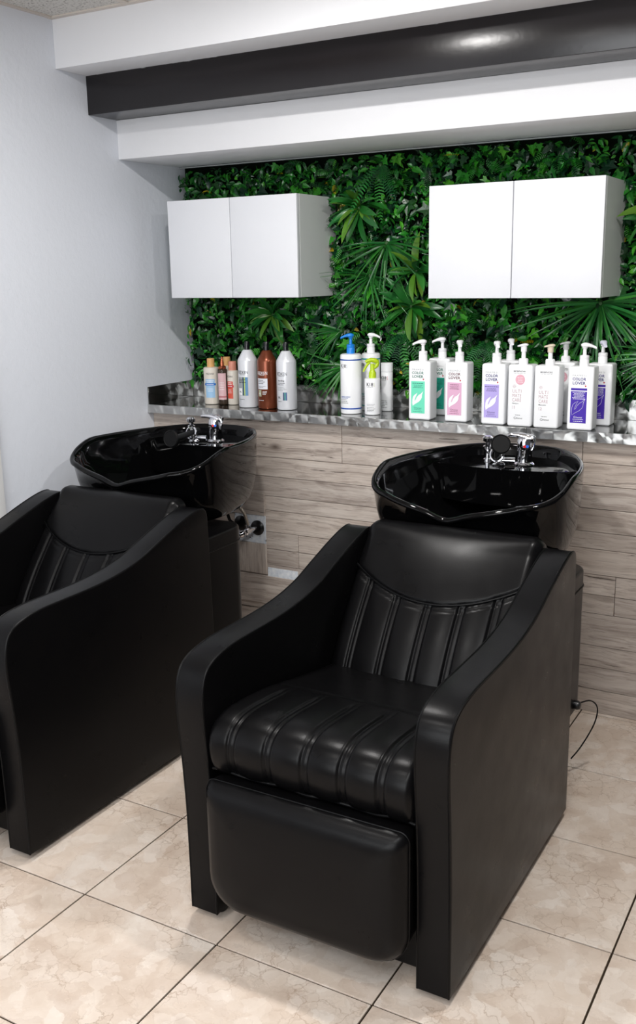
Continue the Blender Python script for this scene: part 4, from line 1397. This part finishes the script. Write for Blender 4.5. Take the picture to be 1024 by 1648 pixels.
# small mixed leaves, more than anyone could count
Vs, Fs, Cs = [], [], []
base = 0
H_ = SOFF3 - 0.015 - GZ
TEMPL = [ivy_leaf(1.0), strip_leaf(1.0, 0.46, 4, 0.7, 0.3, 'ovate'), strip_leaf(1.0, 0.34, 4, 0.9, 0.3, 'ovate'), fern_frond(1.0, 0.5, 9, 0.9), strip_leaf(1.0, 0.55, 3, 0.5, 0.25, 'ovate')]
NLEAF = 13000
for k in range(NLEAF):
    x = fr.uniform(0.012, XF)
    z = fr.uniform(-0.01, H_ - 0.004)
    if blocked(x, z):
        continue
    # patches of one kind of plant
    patch = math.sin(x * 7.1 + 1.3 * math.sin(z * 9)) + math.sin(z * 8.3 + x * 3.1)
    if patch > 0.6:
        kind = fr.choice([1, 4, 4, 2])
    elif patch < -0.6:
        kind = fr.choice([0, 0, 3, 1])
    else:
        kind = fr.choice([0, 1, 2, 3, 4])
    size = {0: fr.uniform(0.026, 0.044), 1: fr.uniform(0.026, 0.046), 2: fr.uniform(0.03, 0.05), 3: fr.uniform(0.04, 0.07), 4: fr.uniform(0.018, 0.03)}[int(kind)]
    v, f = TEMPL[int(kind)]
    out_ = fr.uniform(0.1, 0.9)
    a = fr.uniform(0, 2 * PI)
    d = (math.cos(a) * 0.9, -out_, math.sin(a) * 0.8 - 0.35)
    y = -fr.uniform(0.012, 0.066)
    if x < 0.05:
        d = (abs(d[0]) * 0.5, d[1], d[2])
    Rm = orient(d, (fr.uniform(-0.4, 0.4), -0.8, 0.7), fr.uniform(-0.7, 0.7))
    vv_ = (v * size) @ Rm.T + np.array([x, y, z])
    if z > H_ - 0.05:
        vv_[:, 2] = np.minimum(vv_[:, 2], H_ + 0.002)
    vv_[:, 1] = np.clip(vv_[:, 1], -0.094 if z < 0.32 else -0.105, -0.004)
    vv_[:, 0] = np.maximum(vv_[:, 0], 0.008)
    vv_[:, 2] = np.maximum(vv_[:, 2], -0.07)
    u = fr.random()
    if u < 0.008:
        col = shade('#b9a81e', 0.2)
    elif u < 0.20:
        col = shade(['#4da32c', '#3c9128', '#2f8a2a'][fr.integers(3)], 0.25)
    else:
        col = shade(DARKS[fr.integers(len(DARKS))])
    Vs.append(vv_); Cs.append(np.repeat(col[None], len(vv_), 0))
    Fs += [tuple(i + base for i in q) for q in f]
    base += len(vv_)
tint_mesh('small_leaves', np.concatenate(Vs), Fs, np.concatenate(Cs), gw, 'stuff')

# larger single leaves, each its own piece
LEAVES = []
for q in range(8):
    v, f = ivy_leaf(fr.uniform(0.045, 0.062)) if q < 5 else strip_leaf(fr.uniform(0.05, 0.065), 0.024, 5, 0.8, 0.3, 'ovate')
    col = shade(DARKS[q % len(DARKS)] if q != 4 else '#3c9a2a', 0.1)
    me = bpy.data.meshes.new('ivy_leaf')
    me.from_pydata(v.tolist(), [], f)
    a = me.color_attributes.new('tint', 'FLOAT_COLOR', 'POINT')
    a.data.foreach_set('color', np.tile(np.r_[col, 1].astype(np.float32), len(v)))
    me.materials.append(M_LEAF)
    LEAVES.append(me)
for k in range(170):
    x, z = fr.uniform(0.05, 2.1), fr.uniform(0.05, H_ - 0.05)
    while blocked(x, z):
        x, z = fr.uniform(0.05, 2.1), fr.uniform(0.05, H_ - 0.05)
    a = fr.uniform(-0.2, PI + 0.2)
    d = Vector((math.cos(a), -fr.uniform(0.2, 0.6), -math.sin(a) * 0.8 - 0.2)).normalized()
    Rm = Matrix(orient(d, (0, -0.85, 0.5), fr.uniform(-0.4, 0.4)).tolist())
    ob = bpy.data.objects.new('ivy_leaf', LEAVES[k % len(LEAVES)])
    link(ob, gw)
    ob.matrix_local = Matrix.Translation((x, -fr.uniform(0.045, 0.068), z)) @ Rm.to_4x4()

def plant(name, leaf_name, x, z, items, core_r=0.012, y=-0.05):
    """items: (direction, up, template V, F, colour)"""
    core = lathe(name, [(0, -0.02), (core_r * 0.6, -0.018), (core_r, 0), (core_r * 0.5, 0.012), (0, 0.014)], mat('stem_green', '#27511f', 0.6), gw, seg=10, axis=frame_at((x, y, z - GZ), (0, -1, 0.1)))
    for d, up, (v, f), col, roll in items:
        Rm = orient(d, up, roll)
        V = v @ Rm.T + np.array([x, y - 0.004, z - GZ]) + np.array(Vector(d).normalized()) * 0.004
        V[:, 1] = np.minimum(V[:, 1], -0.012)
        low = np.clip((1.36 - GZ - V[:, 2]) / 0.12, 0, 1)          # hangs close to the panel behind the bottles
        lim = -0.094 + (-0.20) * (1 - low)
        V[:, 1] = np.maximum(V[:, 1], lim)
        V[:, 2] = np.maximum(V[:, 2], -0.074 + 0.004 * np.arange(len(V)) / len(V))
        C = np.repeat(np.array(col)[None], len(V), 0)
        tint_mesh(leaf_name, V, f, C, core, smooth=True)

def broadleaf(x, z, n=24, L=0.125, seed=0, spread=2 * PI, a0=0.0, y=-0.055):
    it = []
    for k in range(n):
        a = a0 + spread * k / n * 5 + fr.uniform(-0.5, 0.5)
        out_ = fr.uniform(0.15, 1.3)
        d = Vector((math.cos(a), -out_, 0.9 * math.sin(a) - 0.12))
        l = L * fr.uniform(0.7, 1.15)
        col = shade(['#1f6425', '#2b7a2c', '#3d8534', '#5f8f2e', '#286f33'][fr.integers(5)], 0.2)
        it.append((d, (0, -0.75, 0.66), strip_leaf(l, 0.026 * l / 0.125 + 0.003, 8, fr.uniform(0.3, 1.0), 0.35, 'lance'), col, fr.uniform(-0.7, 0.7)))
    plant('broadleaf_plant', 'leaf', x, z, it, y=y)

def fern(x, z, n=6, L=0.20, a0=-2.5, a1=-0.6, y=-0.055):
    it = []
    for k in range(n):
        a = a0 + (a1 - a0) * (k + 0.5) / n + fr.uniform(-0.1, 0.1)
        d = Vector((math.cos(a), -0.35 - 0.55 * (k % 3) / 2, math.sin(a) * 0.8 + 0.1))
        it.append((d, (0, -0.8, 0.6), fern_frond(L * fr.uniform(0.75, 1.15), 0.046, 20, 1.1), shade(['#1d5a2c', '#2c7a36', '#184a26', '#347f33'][k % 4], 0.2), fr.uniform(-0.35, 0.35)))
    plant('fern_plant', 'frond', x, z, it, y=y)

def grass(x, z, n=26, L=0.24, a0=-3.3, a1=0.2, y=-0.05, w=0.009):
    it = []
    for k in range(n):
        a = a0 + (a1 - a0) * (k + fr.uniform(0, 1)) / n
        d = Vector((math.cos(a), -fr.uniform(0.15, 0.7), math.sin(a)))
        it.append((d, (0, -0.8, 0.6), strip_leaf(L * fr.uniform(0.6, 1.1), w, 8, fr.uniform(0.2, 0.7), 0.3, 'blade'), shade(['#1c5c26', '#2a7330', '#3b8636'][fr.integers(3)], 0.2), fr.uniform(-0.6, 0.6)))
    plant('grass_plant', 'blade', x, z, it, y=y)

broadleaf(0.470, 1.352, 26, 0.125, y=-0.07)
broadleaf(0.872, 1.752, 22, 0.135, y=-0.075)
broadleaf(1.105, 1.515, 20, 0.135, y=-0.065)
broadleaf(1.085, 1.385, 20, 0.130, a0=0.3, y=-0.065)
broadleaf(1.990, 1.690, 20, 0.150, y=-0.075)
fern(0.955, 1.900, 6, 0.21, y=-0.06)
fern(1.050, 1.290, 6, 0.22, y=-0.06)
fern(1.385, 1.260, 6, 0.18, y=-0.06)
grass(0.975, 1.620, 26, 0.25)
grass(0.905, 1.500, 26, 0.24, -3.6, 0.0)
grass(1.790, 1.395, 46, 0.33, -3.5, 0.4, w=0.010)
grass(0.775, 1.290, 12, 0.20, -3.6, -2.0)
grass(0.790, 1.150, 30, 0.20, -3.5, -1.2)
grass(2.020, 1.220, 30, 0.24, -3.6, -1.0)
